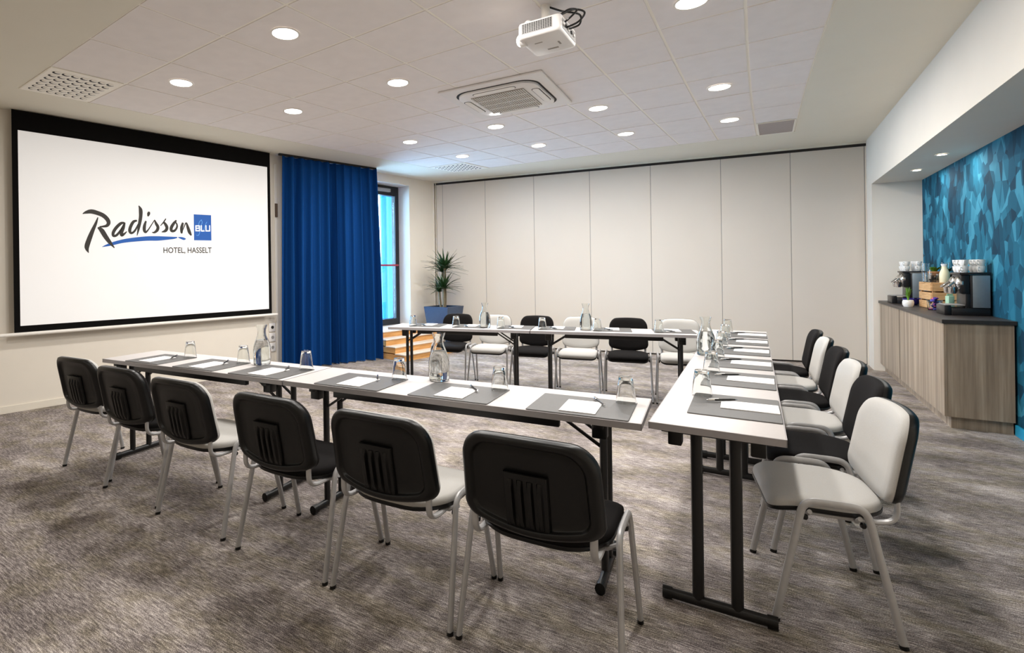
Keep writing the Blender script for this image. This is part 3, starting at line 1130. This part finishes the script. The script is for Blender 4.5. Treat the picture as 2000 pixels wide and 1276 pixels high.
for k, (x, y, a) in enumerate(FAR):
    g = k % 2 == 1
    dup(chG if g else chB, '%s fabric chair behind the far tables, %s' % ('pale grey' if g else 'black', ORD[k]), (x, y, 0), PI + FA * 0.75 + a, (0.82, 1, 1), g3)
for o in (chG, chB):
    for c in list(o.children):
        for d in list(c.children):
            bpy.data.objects.remove(d)
        bpy.data.objects.remove(c)
    bpy.data.objects.remove(o)


# ------------------------------------------------------------------ ceiling fittings
def downlight(x, y, label, r=0.088, z=CZ, power=LAMP_W, group='round ceiling downlights', lens='lamp'):
    t = thing('downlight', label, 'ceiling light', (x, y, z - 0.002), 0, group)
    MB().lathe([(r, 0.0), (r + 0.016, -0.001), (r + 0.017, -0.004), (r + 0.004, -0.007), (r, -0.004)], 32, caps=False).build('trim_ring', 'white_metal', t, ang=60)
    MB().lathe([(0.0, -0.003), (r + 0.001, -0.003), (r + 0.001, 0.0)], 32).build('lens', lens, t, ang=60)
    ld = bpy.data.lights.new('lamp', 'AREA')
    ld.shape = 'DISK'
    ld.size = r * 1.9
    ld.energy = power
    ld.color = LAMP_COL
    lo = bpy.data.objects.new('lamp', ld)
    COL.objects.link(lo)
    lo.parent = t
    lo.location = (0, 0, -0.012)
    return t


cols = [('the column nearest the screen', [(-4.16, 2.69), (-3.98, 3.84), (-3.74, 5.654), (-3.607, 6.83)]),
        ('the column left of the air conditioner', [(-2.728, 2.566), (-2.645, 3.815), (-2.549, 5.661), (-2.477, 6.878)]),
        ('the column behind the air conditioner', [(-1.45, 2.5), None, (-1.399, 5.666), (-1.39, 6.951)]),
        ('the column nearest the coffee niche', [(-0.36, 2.5), (-0.355, 3.76), (-0.318, 5.697), (-0.298, 7.036)])]
names4 = ['first', 'second', 'third', 'farthest']
for cn, ps in cols:
    for k, p in enumerate(ps):
        if p:
            downlight(p[0], p[1], '%s recessed round light from the camera in %s' % (names4[k], cn))
for k, p in enumerate(((-4.4, -0.6), (-2.4, -0.6), (-0.4, -0.6))):  # unseen lamps added to brighten the near part of the ceiling
    downlight(p[0], p[1], '%s added unseen fill light behind the camera' % ['left', 'middle', 'right'][k], power=LAMP_W * 0.35)
# the niche's small spots
for k, y in enumerate((7.02, 8.015)):
    downlight(1.41, y, 'small recessed spot in the niche soffit, %s' % ['second from the far end', 'nearest the partition', 'third from the far end', 'fourth from the far end'][k], 0.035, NZ, 5.0, 'niche soffit spots', 'spot_lens')


def air_vent(i, j, label):
    q, c = tile_quad(i, j, 0.012)
    t = thing('air_vent', label, 'vent', (c.x, c.y, CZ), 0, 'square perforated ceiling vents')
    L = [(p.x - c.x, p.y - c.y) for p in q]
    MB().rings([[(x, y, 0.003) for x, y in L], [(x, y, -0.003) for x, y in L], [(x * 0.97, y * 0.97, -0.006) for x, y in L]]).build('face_plate', 'tbar', t, smooth=False)
    mb, md = MB(), MB()
    for a in range(7):
        for b in range(7):
            s, r = 0.13 + 0.74 * a / 6, 0.13 + 0.74 * b / 6
            x = (L[0][0] * (1 - s) + L[1][0] * s) * (1 - r) + (L[3][0] * (1 - s) + L[2][0] * s) * r
            y = (L[0][1] * (1 - s) + L[1][1] * s) * (1 - r) + (L[3][1] * (1 - s) + L[2][1] * s) * r
            mb.lathe([(0.0, -0.0072), (0.030, -0.0072), (0.030, -0.005)], 12, (x, y, 0))
            md.lathe([(0.0, -0.011), (0.016, -0.0105), (0.024, -0.0074)], 12, (x + 0.005 + 0.002 * a, y + 0.004, 0), caps=False)
    o = mb.build('nozzle_holes', 'dark', t)
    o['kind'] = 'stuff'
    o = md.build('nozzle_rims', 'tbar', t)
    o['kind'] = 'stuff'
    return t


air_vent(0, 0, 'square vent with swirl nozzles above the projection screen')
air_vent(0, 9, 'square vent with swirl nozzles near the window corner')
q, c = tile_quad(8, 9, 0.02)
rv = thing('return_vent', 'plain grey perforated vent panel near the niche wall', 'vent', (c.x, c.y, CZ))
L = [(p.x - c.x, p.y - c.y) for p in q]
MB().rings([[(x, y, 0.003) for x, y in L], [(x, y, -0.002) for x, y in L]]).build('perforated_sheet', 'vent_grey', rv, smooth=False)
mb = MB()
for k in range(4):
    a, b = L[k], L[(k + 1) % 4]
    mb.bar((a[0], a[1], -0.002), (b[0], b[1], -0.002), 0.014, 0.006)
mb.build('vent_frame', 'tbar', rv, smooth=False)

# air conditioner cassette
ac = thing('air_conditioner', 'square white ceiling cassette air conditioner with grey grille', 'air conditioner', (-2.02, 4.76, CZ - 0.004), 0.04)
sq_ = rrect(-0.49, 0.49, -0.50, 0.50, (0.01,) * 4, 2)
MB().rings([[(x, y, 0.0) for x, y in sq_], [(x, y, -0.012) for x, y in sq_], [(x * 0.985, y * 0.985, -0.016) for x, y in sq_]]).build('cover_panel', 'white_plastic', ac, smooth=False)
o1 = rrect(-0.40, 0.40, -0.41, 0.41, (0.16,) * 4, 10)
o2 = [(x * 0.955, y * 0.955) for x, y in o1]
MB().rings([[(x, y, -0.0155) for x, y in o1], [(x, y, -0.0175) for x, y in o1], [(x, y, -0.0175) for x, y in o2], [(x, y, -0.0155) for x, y in o2]], False, False).build('air_slot', 'dark', ac, smooth=False)
o3 = [(x * 0.95, y * 0.95) for x, y in o1]
MB().rings([[(x, y, -0.016) for x, y in o3], [(x, y, -0.034) for x, y in o3], [(x * 0.97, y * 0.97, -0.040) for x, y in o3]]).build('centre_panel', 'white_plastic', ac, ang=50)
for k in range(4):
    a = k * PI / 2
    R = Matrix.Rotation(a, 4, 'Z')
    fl = rrect(-0.20, 0.20, 0.305, 0.365, (0.03,) * 4, 4)
    MB().rings([[R @ Vector((x, y, -0.038)) for x, y in fl], [R @ Vector((x, y, -0.044)) for x, y in fl]]).build('air_flap', 'white_metal', ac, ang=50)
    fo_ = rrect(-0.206, 0.206, 0.299, 0.371, (0.034,) * 4, 4)
    MB().rings([[R @ Vector((x, y, -0.038)) for x, y in fo_], [R @ Vector((x, y, -0.0412)) for x, y in fo_]]).build('flap_gap', 'dark', ac, smooth=False)
gr = MB().box(-0.255, 0.255, -0.275, 0.275, -0.046, -0.038).build('grille', 'grille', ac, smooth=False)
for k in range(4):
    y0 = -0.27 + k * 0.136
    MB().box(-0.252, 0.252, y0 + 0.126, y0 + 0.136, -0.050, -0.044).build('grille_bar', 'white_plastic', gr, smooth=False)
    mb = MB()
    for s in range(24):
        x = -0.245 + s * 0.0213
        mb.box(x, x + 0.006, y0 + 0.002, y0 + 0.126, -0.0495, -0.045)
    o = mb.build('grille_slats', 'white_plastic', gr, smooth=False)
    o['kind'] = 'stuff'

# projector
pj = thing('projector', 'white ceiling-mounted projector with black cables', 'projector', (-1.10, 3.27, 2.785))
ol = rrect(-0.145, 0.125, -0.165, 0.165, (0.03,) * 4, 5)
MB().rings([[(x * 0.93, y * 0.93, 0.0) for x, y in ol], [(x * 0.985, y * 0.985, 0.008) for x, y in ol], [(x, y, 0.022) for x, y in ol], [(x, y, 0.085) for x, y in ol],
            [(x * 0.98, y * 0.98, 0.097) for x, y in ol], [(x * 0.9, y * 0.9, 0.10) for x, y in ol]]).build('body', 'white_plastic', pj, ang=50)
vg = MB().box(-0.115, 0.075, -0.1675, -0.160, 0.026, 0.086).build('side_grille', 'grey', pj, smooth=False)
mb = MB()
for a in range(13):
    for b in range(6):
        x, z = -0.110 + a * 0.0143, 0.030 + b * 0.0094
        mb.add([(x, -0.168, z), (x + 0.009, -0.168, z + 0.0015), (x + 0.011, -0.168, z + 0.0075), (x + 0.002, -0.168, z + 0.006)], [(0, 1, 2, 3)])
o = mb.build('grille_holes', 'dark', vg, smooth=False)
o['kind'] = 'stuff'
MB().lathe([(0.0, -0.012), (0.036, -0.01), (0.045, 0.0), (0.045, 0.035)], 24, (-0.150, -0.085, 0.030), 'X').build('lens_ring', 'white_plastic', pj)
MB().lathe([(0.0, -0.022), (0.022, -0.016), (0.032, -0.008), (0.034, 0.0)], 24, (-0.158, -0.085, 0.026), 'X').build('lens', 'lens_glow', pj)
MB().lathe([(0.0, 0.0), (0.02, 0.003), (0.022, 0.014), (0.014, 0.022)], 16, (-0.09, -0.12, 0.10)).build('focus_knob', 'white_plastic', pj)
MB().lathe([(0.0, 0.0), (0.018, 0.002), (0.018, 0.014), (0.0, 0.016)], 16, (0.075, -0.10, 0.10)).build('adjust_knob', 'grey', pj)
MB().lathe([(0.032, 0.11), (0.026, 0.115), (0.026, 0.235), (0.032, 0.238), (0.032, 0.245)], 20, (-0.02, 0.0, 0.0)).build('mount_pole', 'white_metal', pj)
MB().lathe([(0.075, 0.10), (0.075, 0.112), (0.03, 0.116)], 20, (-0.02, 0, 0)).build('mount_plate', 'grey', pj)
mb = MB().box(0.121, 0.127, -0.13, 0.13, 0.02, 0.08)
cp = mb.build('connector_panel', 'grey', pj, smooth=False)
for k, (y, z) in enumerate(((-0.11, 0.05), (-0.07, 0.05), (-0.02, 0.045), (0.04, 0.05), (0.09, 0.05))):
    MB().box(0.125, 0.133, y - 0.012, y + 0.012, z - 0.008, z + 0.008).build('port', 'dark' if k % 2 else 'white_plastic', cp, smooth=False)
for pth in ([(0.128, -0.10, 0.06), (0.18, -0.11, 0.085), (0.20, -0.09, 0.12), (0.14, -0.06, 0.15), (0.06, -0.04, 0.13)],
            [(0.128, -0.05, 0.05), (0.20, -0.06, 0.06), (0.235, -0.05, 0.11), (0.16, -0.02, 0.16), (0.05, -0.01, 0.15)],
            [(0.128, -0.02, 0.05), (0.19, 0.0, 0.07), (0.19, 0.0, 0.13), (0.08, 0.02, 0.19), (0.0, 0.01, 0.235)]):
    MB().tube(smooth_path(pth, 6), 0.006, 8).build('cable', 'pen_black', pj)
for lbl, x, y, sx_, sy_ in (('sticker', -0.05, -0.05, 0.05, 0.012), ('sticker', 0.06, 0.02, 0.012, 0.05), ('sticker', 0.0, 0.08, 0.07, 0.02)):
    MB().box(x - sx_ / 2, x + sx_ / 2, y - sy_ / 2, y + sy_ / 2, -0.0006, 0.001).build(lbl, 'grille', pj, smooth=False)

# ------------------------------------------------------------------ coffee cabinet
CX0, CX1, CT = 1.22, 1.615, 0.90


def cabinet(y0, y1, label, end):
    t = thing('cabinet', label, 'cabinet', ((CX0 + CX1) / 2, (y0 + y1) / 2, 0), 0, 'grey oak cabinet units')
    ox, oy = t.location.x, t.location.y
    MB().box(CX0 + 0.02 - ox, CX1 - ox, y0 + (0.0 if end else 0.001) - oy, y1 - 0.001 - oy, 0.10, CT - 0.032).build('body', 'grey_oak', t, smooth=False)
    ga, gb_ = (0.001, 0.016) if end else (0.016, 0.004)
    MB().box(CX0 - ox, CX0 + 0.019 - ox, y0 + ga - oy, y1 - gb_ - oy, 0.10, CT - 0.035).build('door', 'grey_oak', t, bevel=0.0015, smooth=False)
    ys = (y1 - gb_ + 0.0005, y1 - 0.001) if end else (y0 + 0.001, y0 + ga - 0.0005)
    MB().box(CX0 + 0.0015 - ox, CX0 + 0.0195 - ox, ys[0] - oy, ys[1] - oy, 0.10, CT - 0.035).build('seam_shade_strip', 'dark', t, smooth=False)  # dark strip painted in place of the shade inside the door seam
    MB().box(CX0 + 0.045 - ox, CX1 - ox, y0 + (0.04 if end else 0) - oy, y1 - oy, 0.0, 0.10).build('plinth', 'grey_oak', t, smooth=False)
    return t


cabinet(6.10, 7.82, 'grey oak cabinet unit at the near end of the niche', True)
cabinet(7.82, 8.99, 'grey oak cabinet unit in the niche, nearest the partition', False)
tag(MB().box(CX0 - 0.012, CX1 + 0.012, 6.085, 8.995, CT - 0.032, CT).build('worktop', 'worktop', bevel=0.002, smooth=False), 'dark laminate worktop along the top of both cabinets', 'worktop')



def cup_proto():
    t = thing('espresso_cup', '', 'cup')
    prof = [(0.0, 0.004), (0.018, 0.004), (0.02, 0.0), (0.023, 0.004), (0.030, 0.03), (0.032, 0.056), (0.0305, 0.056), (0.0285, 0.03), (0.021, 0.008), (0.0, 0.007)]
    MB().lathe(prof, 20).build('bowl', 'china', t, ang=50)
    MB().tube(smooth_path([(0.029, 0, 0.045), (0.046, 0, 0.046), (0.050, 0, 0.03), (0.042, 0, 0.016), (0.026, 0, 0.016)], 4), 0.004, 6, ref=(0, 1, 0)).build('handle', 'china', t)
    return t


cup0 = cup_proto()


def coffee_machine(x, y, label, cuplabel, cups, grp):
    """front faces -x; origin at the foot of the body"""
    t = thing('coffee_machine', label, 'coffee machine', (x, y, CT), 0, 'capsule coffee machines')
    MB().box(-0.14, 0.10, -0.13, 0.15, 0.0, 0.065).build('base', 'machine', t, bevel=0.006)
    MB().box(-0.02, 0.10, -0.128, 0.148, 0.065, 0.355).build('body', 'machine', t, bevel=0.006)
    MB().box(-0.08, -0.02, -0.12, 0.14, 0.19, 0.36).build('brew_housing', 'machine', t, bevel=0.008)
    MB().box(-0.05, -0.02, -0.12, 0.14, 0.065, 0.19).build('splash_plate', 'machine', t, bevel=0.003)
    MB().box(-0.09, 0.105, -0.135, 0.155, 0.36, 0.378).build('cup_shelf', 'machine', t, bevel=0.003)
    for s in (-1, 1):
        yy = -0.131 if s < 0 else 0.151
        MB().box(-0.008, 0.098, min(yy, yy + s * 0.004), max(yy, yy + s * 0.004), 0.07, 0.352).build('side_panel', 'machine_grey', t, bevel=0.002)
    MB().box(-0.185, -0.14, -0.125, 0.145, 0.0, 0.088).build('drip_tray', 'machine', t, bevel=0.006)
    MB().box(-0.175, -0.05, -0.105, 0.125, 0.086, 0.092).build('drip_grid', 'grey', t, smooth=False)
    for yy in (-0.065, 0.085):
        hd = MB().lathe([(0.0, -0.03), (0.03, -0.027), (0.052, -0.014), (0.058, 0.0), (0.058, 0.02)], 24, (-0.082, yy, 0.285), 'X').build('brew_head', 'chrome', t, ang=60)
        MB().lathe([(0.022, 0.0), (0.026, 0.01), (0.03, 0.06)], 18, (-0.118, yy, 0.19)).build('coffee_spout', 'chrome', hd)
        MB().bar((-0.105, yy, 0.30), (-0.165, yy, 0.245), 0.05, 0.014, (0, 0, 1)).build('lever', 'chrome', hd, bevel=0.005)
    for (a, b, l) in cups:
        lb = cuplabel + ', %s layer, %s %s' % (['lower', 'upper'][l], 'front' if a < 0 else 'back', {-0.098: 'near', 0.0: 'middle', 0.10: 'far'}[b])
        dup(cup0, lb, (x + a, y + b, CT + 0.379 + l * 0.057), -2.1 + random.uniform(-0.35, 0.35), (1, 1, 1), grp)
    return t


cset = [(a, b, l) for l in (0, 1) for a in (-0.052, 0.05) for b in (-0.098, 0.0, 0.10)]
coffee_machine(1.515, 6.74, 'black capsule coffee machine with silver side at the near end of worktop', 'white espresso cup on the near coffee machine', cset, 'cups on the near coffee machine')
coffee_machine(1.43, 8.50, 'black capsule coffee machine with silver side near the partition', 'white espresso cup on the far coffee machine', cset, 'cups on the far coffee machine')
for c in list(cup0.children):
    bpy.data.objects.remove(c)
bpy.data.objects.remove(cup0)

# wooden crate turned upside down
cr = thing('wooden_crate', 'slatted pine crate standing between the coffee machines', 'crate', (1.50, 7.66, CT), 0.06)
w2, d2 = 0.10, 0.19
for k in range(3):
    z = 0.004 + k * 0.088
    for s in (-1, 1):
        MB().box(-w2, w2, s * d2 - 0.006, s * d2 + 0.006, z, z + 0.074).build('slat', 'crate', cr, bevel=0.0015, smooth=False)
        MB().box(s * w2 - 0.006, s * w2 + 0.006, -d2 + 0.007, d2 - 0.007, z, z + 0.074).build('slat', 'crate', cr, bevel=0.0015, smooth=False)
for sx_ in (-1, 1):
    for sy_ in (-1, 1):
        MB().box(sx_ * (w2 - 0.018) - 0.01, sx_ * (w2 - 0.018) + 0.01, sy_ * (d2 - 0.018) - 0.01, sy_ * (d2 - 0.018) + 0.01, 0, 0.255).build('corner_post', 'crate', cr, smooth=False)
for k in range(4):
    y = -d2 + 0.004 + k * 0.096
    MB().box(-w2 - 0.004, w2 + 0.004, y, y + 0.088, 0.256, 0.268).build('top_board', 'crate', cr, bevel=0.0015, smooth=False)
TOP = CT + 0.268


def leafy(root, n, r, h, z0, mat, seed, wdt=0.006):
    rnd = random.Random(seed)
    for k in range(n):
        a = rnd.uniform(0, 2 * PI)
        l = rnd.uniform(0.6, 1.0) * h
        o = rnd.uniform(0.3, 1.0) * r
        d = Vector((math.cos(a), math.sin(a), 0))
        s = Vector((-d.y, d.x, 0))
        rs = []
        for i in range(5):
            t = i / 4
            c = d * (o * t ** 1.5 + 0.2 * r * (1 - t) * rnd.random()) + Vector((0, 0, z0 + l * (t - 0.25 * t * t)))
            wv = wdt * math.sin(PI * (0.12 + 0.86 * t))
            rs.append([c - s * wv, c + Vector((0, 0, 0.001)) + d * 0.0008, c + s * wv, c - Vector((0, 0, 0.001)) - d * 0.0008])
        MB().rings(rs).build('leaf', mat, root, ang=60)


# potted herb, jars, milk on the crate
hp = thing('potted_herb', 'small leafy herb in a kraft pot on the wooden crate', 'potted plant', (1.485, 7.72, TOP))
MB().lathe([(0.0, 0.0), (0.036, 0.0), (0.05, 0.095), (0.054, 0.1), (0.054, 0.112), (0.046, 0.112), (0.044, 0.1), (0.0, 0.1)], 20).build('pot', 'terracotta', hp)
leafy(hp, 26, 0.075, 0.085, 0.1, 'leaf2', 3, 0.013)
hp2 = thing('potted_herb', 'dark leafy herb behind the milk bottle on the crate', 'potted plant', (1.555, 7.60, TOP))
MB().lathe([(0.0, 0.0), (0.03, 0.0), (0.042, 0.085), (0.042, 0.1), (0.036, 0.1), (0.0, 0.09)], 20).build('pot', 'soil', hp2)
leafy(hp2, 20, 0.06, 0.09, 0.09, 'leaf', 4, 0.012)
mk = thing('milk_bottle', 'glass bottle of creamy milk on the wooden crate', 'bottle', (1.515, 7.51, TOP))
MB().lathe([(0.0, 0.0), (0.036, 0.0), (0.039, 0.006), (0.039, 0.09), (0.03, 0.12), (0.021, 0.145), (0.021, 0.165), (0.0, 0.165)], 22).build('milk', 'milk', mk, ang=50)
MB().lathe([(0.021, 0.165), (0.027, 0.182), (0.027, 0.188), (0.024, 0.188), (0.019, 0.168)], 22, caps=False).build('bottle_lip', 'china', mk, ang=50)
for x, y, lb, hh in ((1.43, 7.80, 'tall empty glass at the far corner of the crate', 0.20), (1.56, 7.68, 'tall empty glass in the middle of the crate', 0.205)):
    o = MB().lathe([(0.0, 0.0), (0.026, 0.0), (0.033, hh), (0.0315, hh), (0.0245, 0.006), (0.0, 0.006)], 20).build('tall_glass', 'glass', ang=50)
    o.location = (x, y, TOP)
    tag(o, lb, 'glass', 'tall glasses on the crate')
jr = thing('capsule_jar', 'low glass jar of dark capsules on the crate', 'jar', (1.445, 7.56, TOP))
MB().lathe([(0.0, 0.0), (0.040, 0.0), (0.043, 0.004), (0.043, 0.09), (0.0415, 0.09), (0.0415, 0.005), (0.0, 0.004)], 22).build('jar', 'glass', jr, ang=50)
for k in range(14):
    a = k * 2.4
    r_ = 0.024 if k % 3 else 0.008
    MB().lathe([(0.0, 0.0), (0.010, 0.0), (0.0135, 0.016), (0.0, 0.017)], 10, (r_ * math.cos(a), r_ * math.sin(a), 0.006 + 0.017 * (k // 4))).build('capsule', 'machine' if k % 2 else 'soil', jr)
jr2 = thing('capsule_jar', 'small glass jar with a white spoon at the left of the crate', 'jar', (1.425, 7.66, TOP))
MB().lathe([(0.0, 0.0), (0.034, 0.0), (0.036, 0.004), (0.03, 0.10), (0.0285, 0.10), (0.0345, 0.005), (0.0, 0.004)], 22).build('jar', 'glass', jr2, ang=50)
MB().bar((0.0, 0.0, 0.008), (0.012, 0.004, 0.13), 0.006, 0.004).build('spoon', 'china', jr2)
# items on the worktop
gp = thing('potted_grass', 'tuft of green grass in a white pot on the worktop edge', 'potted plant', (1.285, 7.77, CT))
MB().lathe([(0.0, 0.0), (0.036, 0.0), (0.046, 0.02), (0.048, 0.05), (0.042, 0.072), (0.036, 0.072), (0.036, 0.06), (0.0, 0.06)], 24).build('pot', 'china', gp)
leafy(gp, 44, 0.045, 0.22, 0.055, 'leaf2', 9, 0.0035)
bw = thing('capsule_bowl', 'dark glass bowl behind the grass pot', 'bowl', (1.37, 8.10, CT))
MB().lathe([(0.0, 0.0), (0.04, 0.0), (0.068, 0.03), (0.08, 0.075), (0.076, 0.075), (0.063, 0.032), (0.036, 0.006), (0.0, 0.005)], 24).build('bowl', 'purple', bw, ang=50)
for k in range(9):
    a = k * 2.4
    MB().lathe([(0.0, 0.0), (0.012, 0.0), (0.016, 0.02), (0.0, 0.021)], 10, (0.034 * math.cos(a) * (k > 0), 0.034 * math.sin(a) * (k > 0), 0.03 + 0.004 * k)).build('capsule', ['soil', 'purple', 'machine'][k % 3], bw)
cj = thing('foil_capsules_glass', 'glass of purple and pink foil sachets before the near coffee machine', 'glass', (1.40, 7.30, CT))
MB().lathe([(0.0, 0.0), (0.045, 0.0), (0.05, 0.004), (0.058, 0.10), (0.0565, 0.10), (0.0485, 0.005), (0.0, 0.004)], 22).build('glass_bowl', 'glass', cj, ang=50)
rnd = random.Random(5)
for k in range(22):
    a, r_ = rnd.uniform(0, 6.28), rnd.uniform(0, 0.036)
    z = 0.008 + rnd.random() * 0.11
    mt = Matrix.Translation((r_ * math.cos(a), r_ * math.sin(a), z)) @ Matrix.Rotation(rnd.uniform(0, 3), 4, 'Z') @ Matrix.Rotation(rnd.uniform(-1, 1), 4, 'X')
    MB().box(-0.017, 0.017, -0.004, 0.004, -0.012, 0.014, mt).build('sachet', ['purple', 'purple', 'pink'][k % 3], cj, bevel=0.003)
gb = thing('green_carton', 'small pale green carton beside the near coffee machine', 'carton', (1.47, 7.12, CT), 0.3)
MB().box(-0.022, 0.022, -0.026, 0.026, 0, 0.15).build('carton_body', 'green', gb, bevel=0.003)
MB().box(-0.022, 0.022, -0.004, 0.004, 0.15, 0.17).build('carton_fold', 'green', gb, smooth=False)

# ------------------------------------------------------------------ planter with dracaena
pt = thing('potted_dracaena', 'tall spiky dracaena in a tapered blue-grey square planter', 'potted plant', (-4.62, 7.98, 0), -0.09)
rs = []
for z, hwid in ((0.0, 0.17), (0.70, 0.245), (0.735, 0.25), (0.74, 0.245), (0.74, 0.225), (0.69, 0.22)):
    rs.append([(hwid, hwid, z), (-hwid, hwid, z), (-hwid, -hwid, z), (hwid, -hwid, z)])
MB().rings(rs, True, False).build('planter_pot', 'planter', pt, ang=30)
MB().box(-0.221, 0.221, -0.221, 0.221, 0.66, 0.695).build('soil', 'soil', pt, smooth=False)
rnd = random.Random(11)


def rosette(cx, cy, z, n, ln, tilt):
    for k in range(n):
        a = 2.399 * k + rnd.uniform(-0.2, 0.2)
        el = tilt[0] + (tilt[1] - tilt[0]) * (k / n) + rnd.uniform(-0.12, 0.12)
        d = Vector((math.cos(a), math.sin(a), 0))
        s = Vector((-d.y, d.x, 0))
        L_ = ln * rnd.uniform(0.75, 1.1)
        rs = []
        for i in range(7):
            t = i / 6
            out = L_ * t * math.cos(el) * (1 + 0.15 * t)
            up = L_ * (t * math.sin(el) - 0.30 * t * t * math.cos(el))
            c_ = Vector((cx, cy, z)) + d * (0.012 + out) + Vector((0, 0, up))
            wv = 0.023 * (1 - t ** 1.6) + 0.0012
            rs.append([c_ - s * wv + Vector((0, 0, 0.006 * (1 - t))), c_ + Vector((0, 0, -0.002)), c_ + s * wv + Vector((0, 0, 0.006 * (1 - t))), c_ + Vector((0, 0, 0.0005))])
        MB().rings(rs).build('leaf', 'leaf', pt, ang=60)


for (x, y, top, n, ln) in ((0.03, 0.0, 1.43, 48, 0.40), (-0.05, 0.05, 1.36, 26, 0.36), (0.05, -0.07, 1.08, 44, 0.36), (-0.06, -0.05, 1.02, 16, 0.3)):
    MB().tube(smooth_path([(x * 0.6, y * 0.6, 0.66), (x * 0.9 + 0.01, y, 0.85), (x, y, top)], 5), 0.02, 10).build('trunk', 'trunk', pt)
    rosette(x, y, top - 0.03, n, ln, (0.15, 1.35))
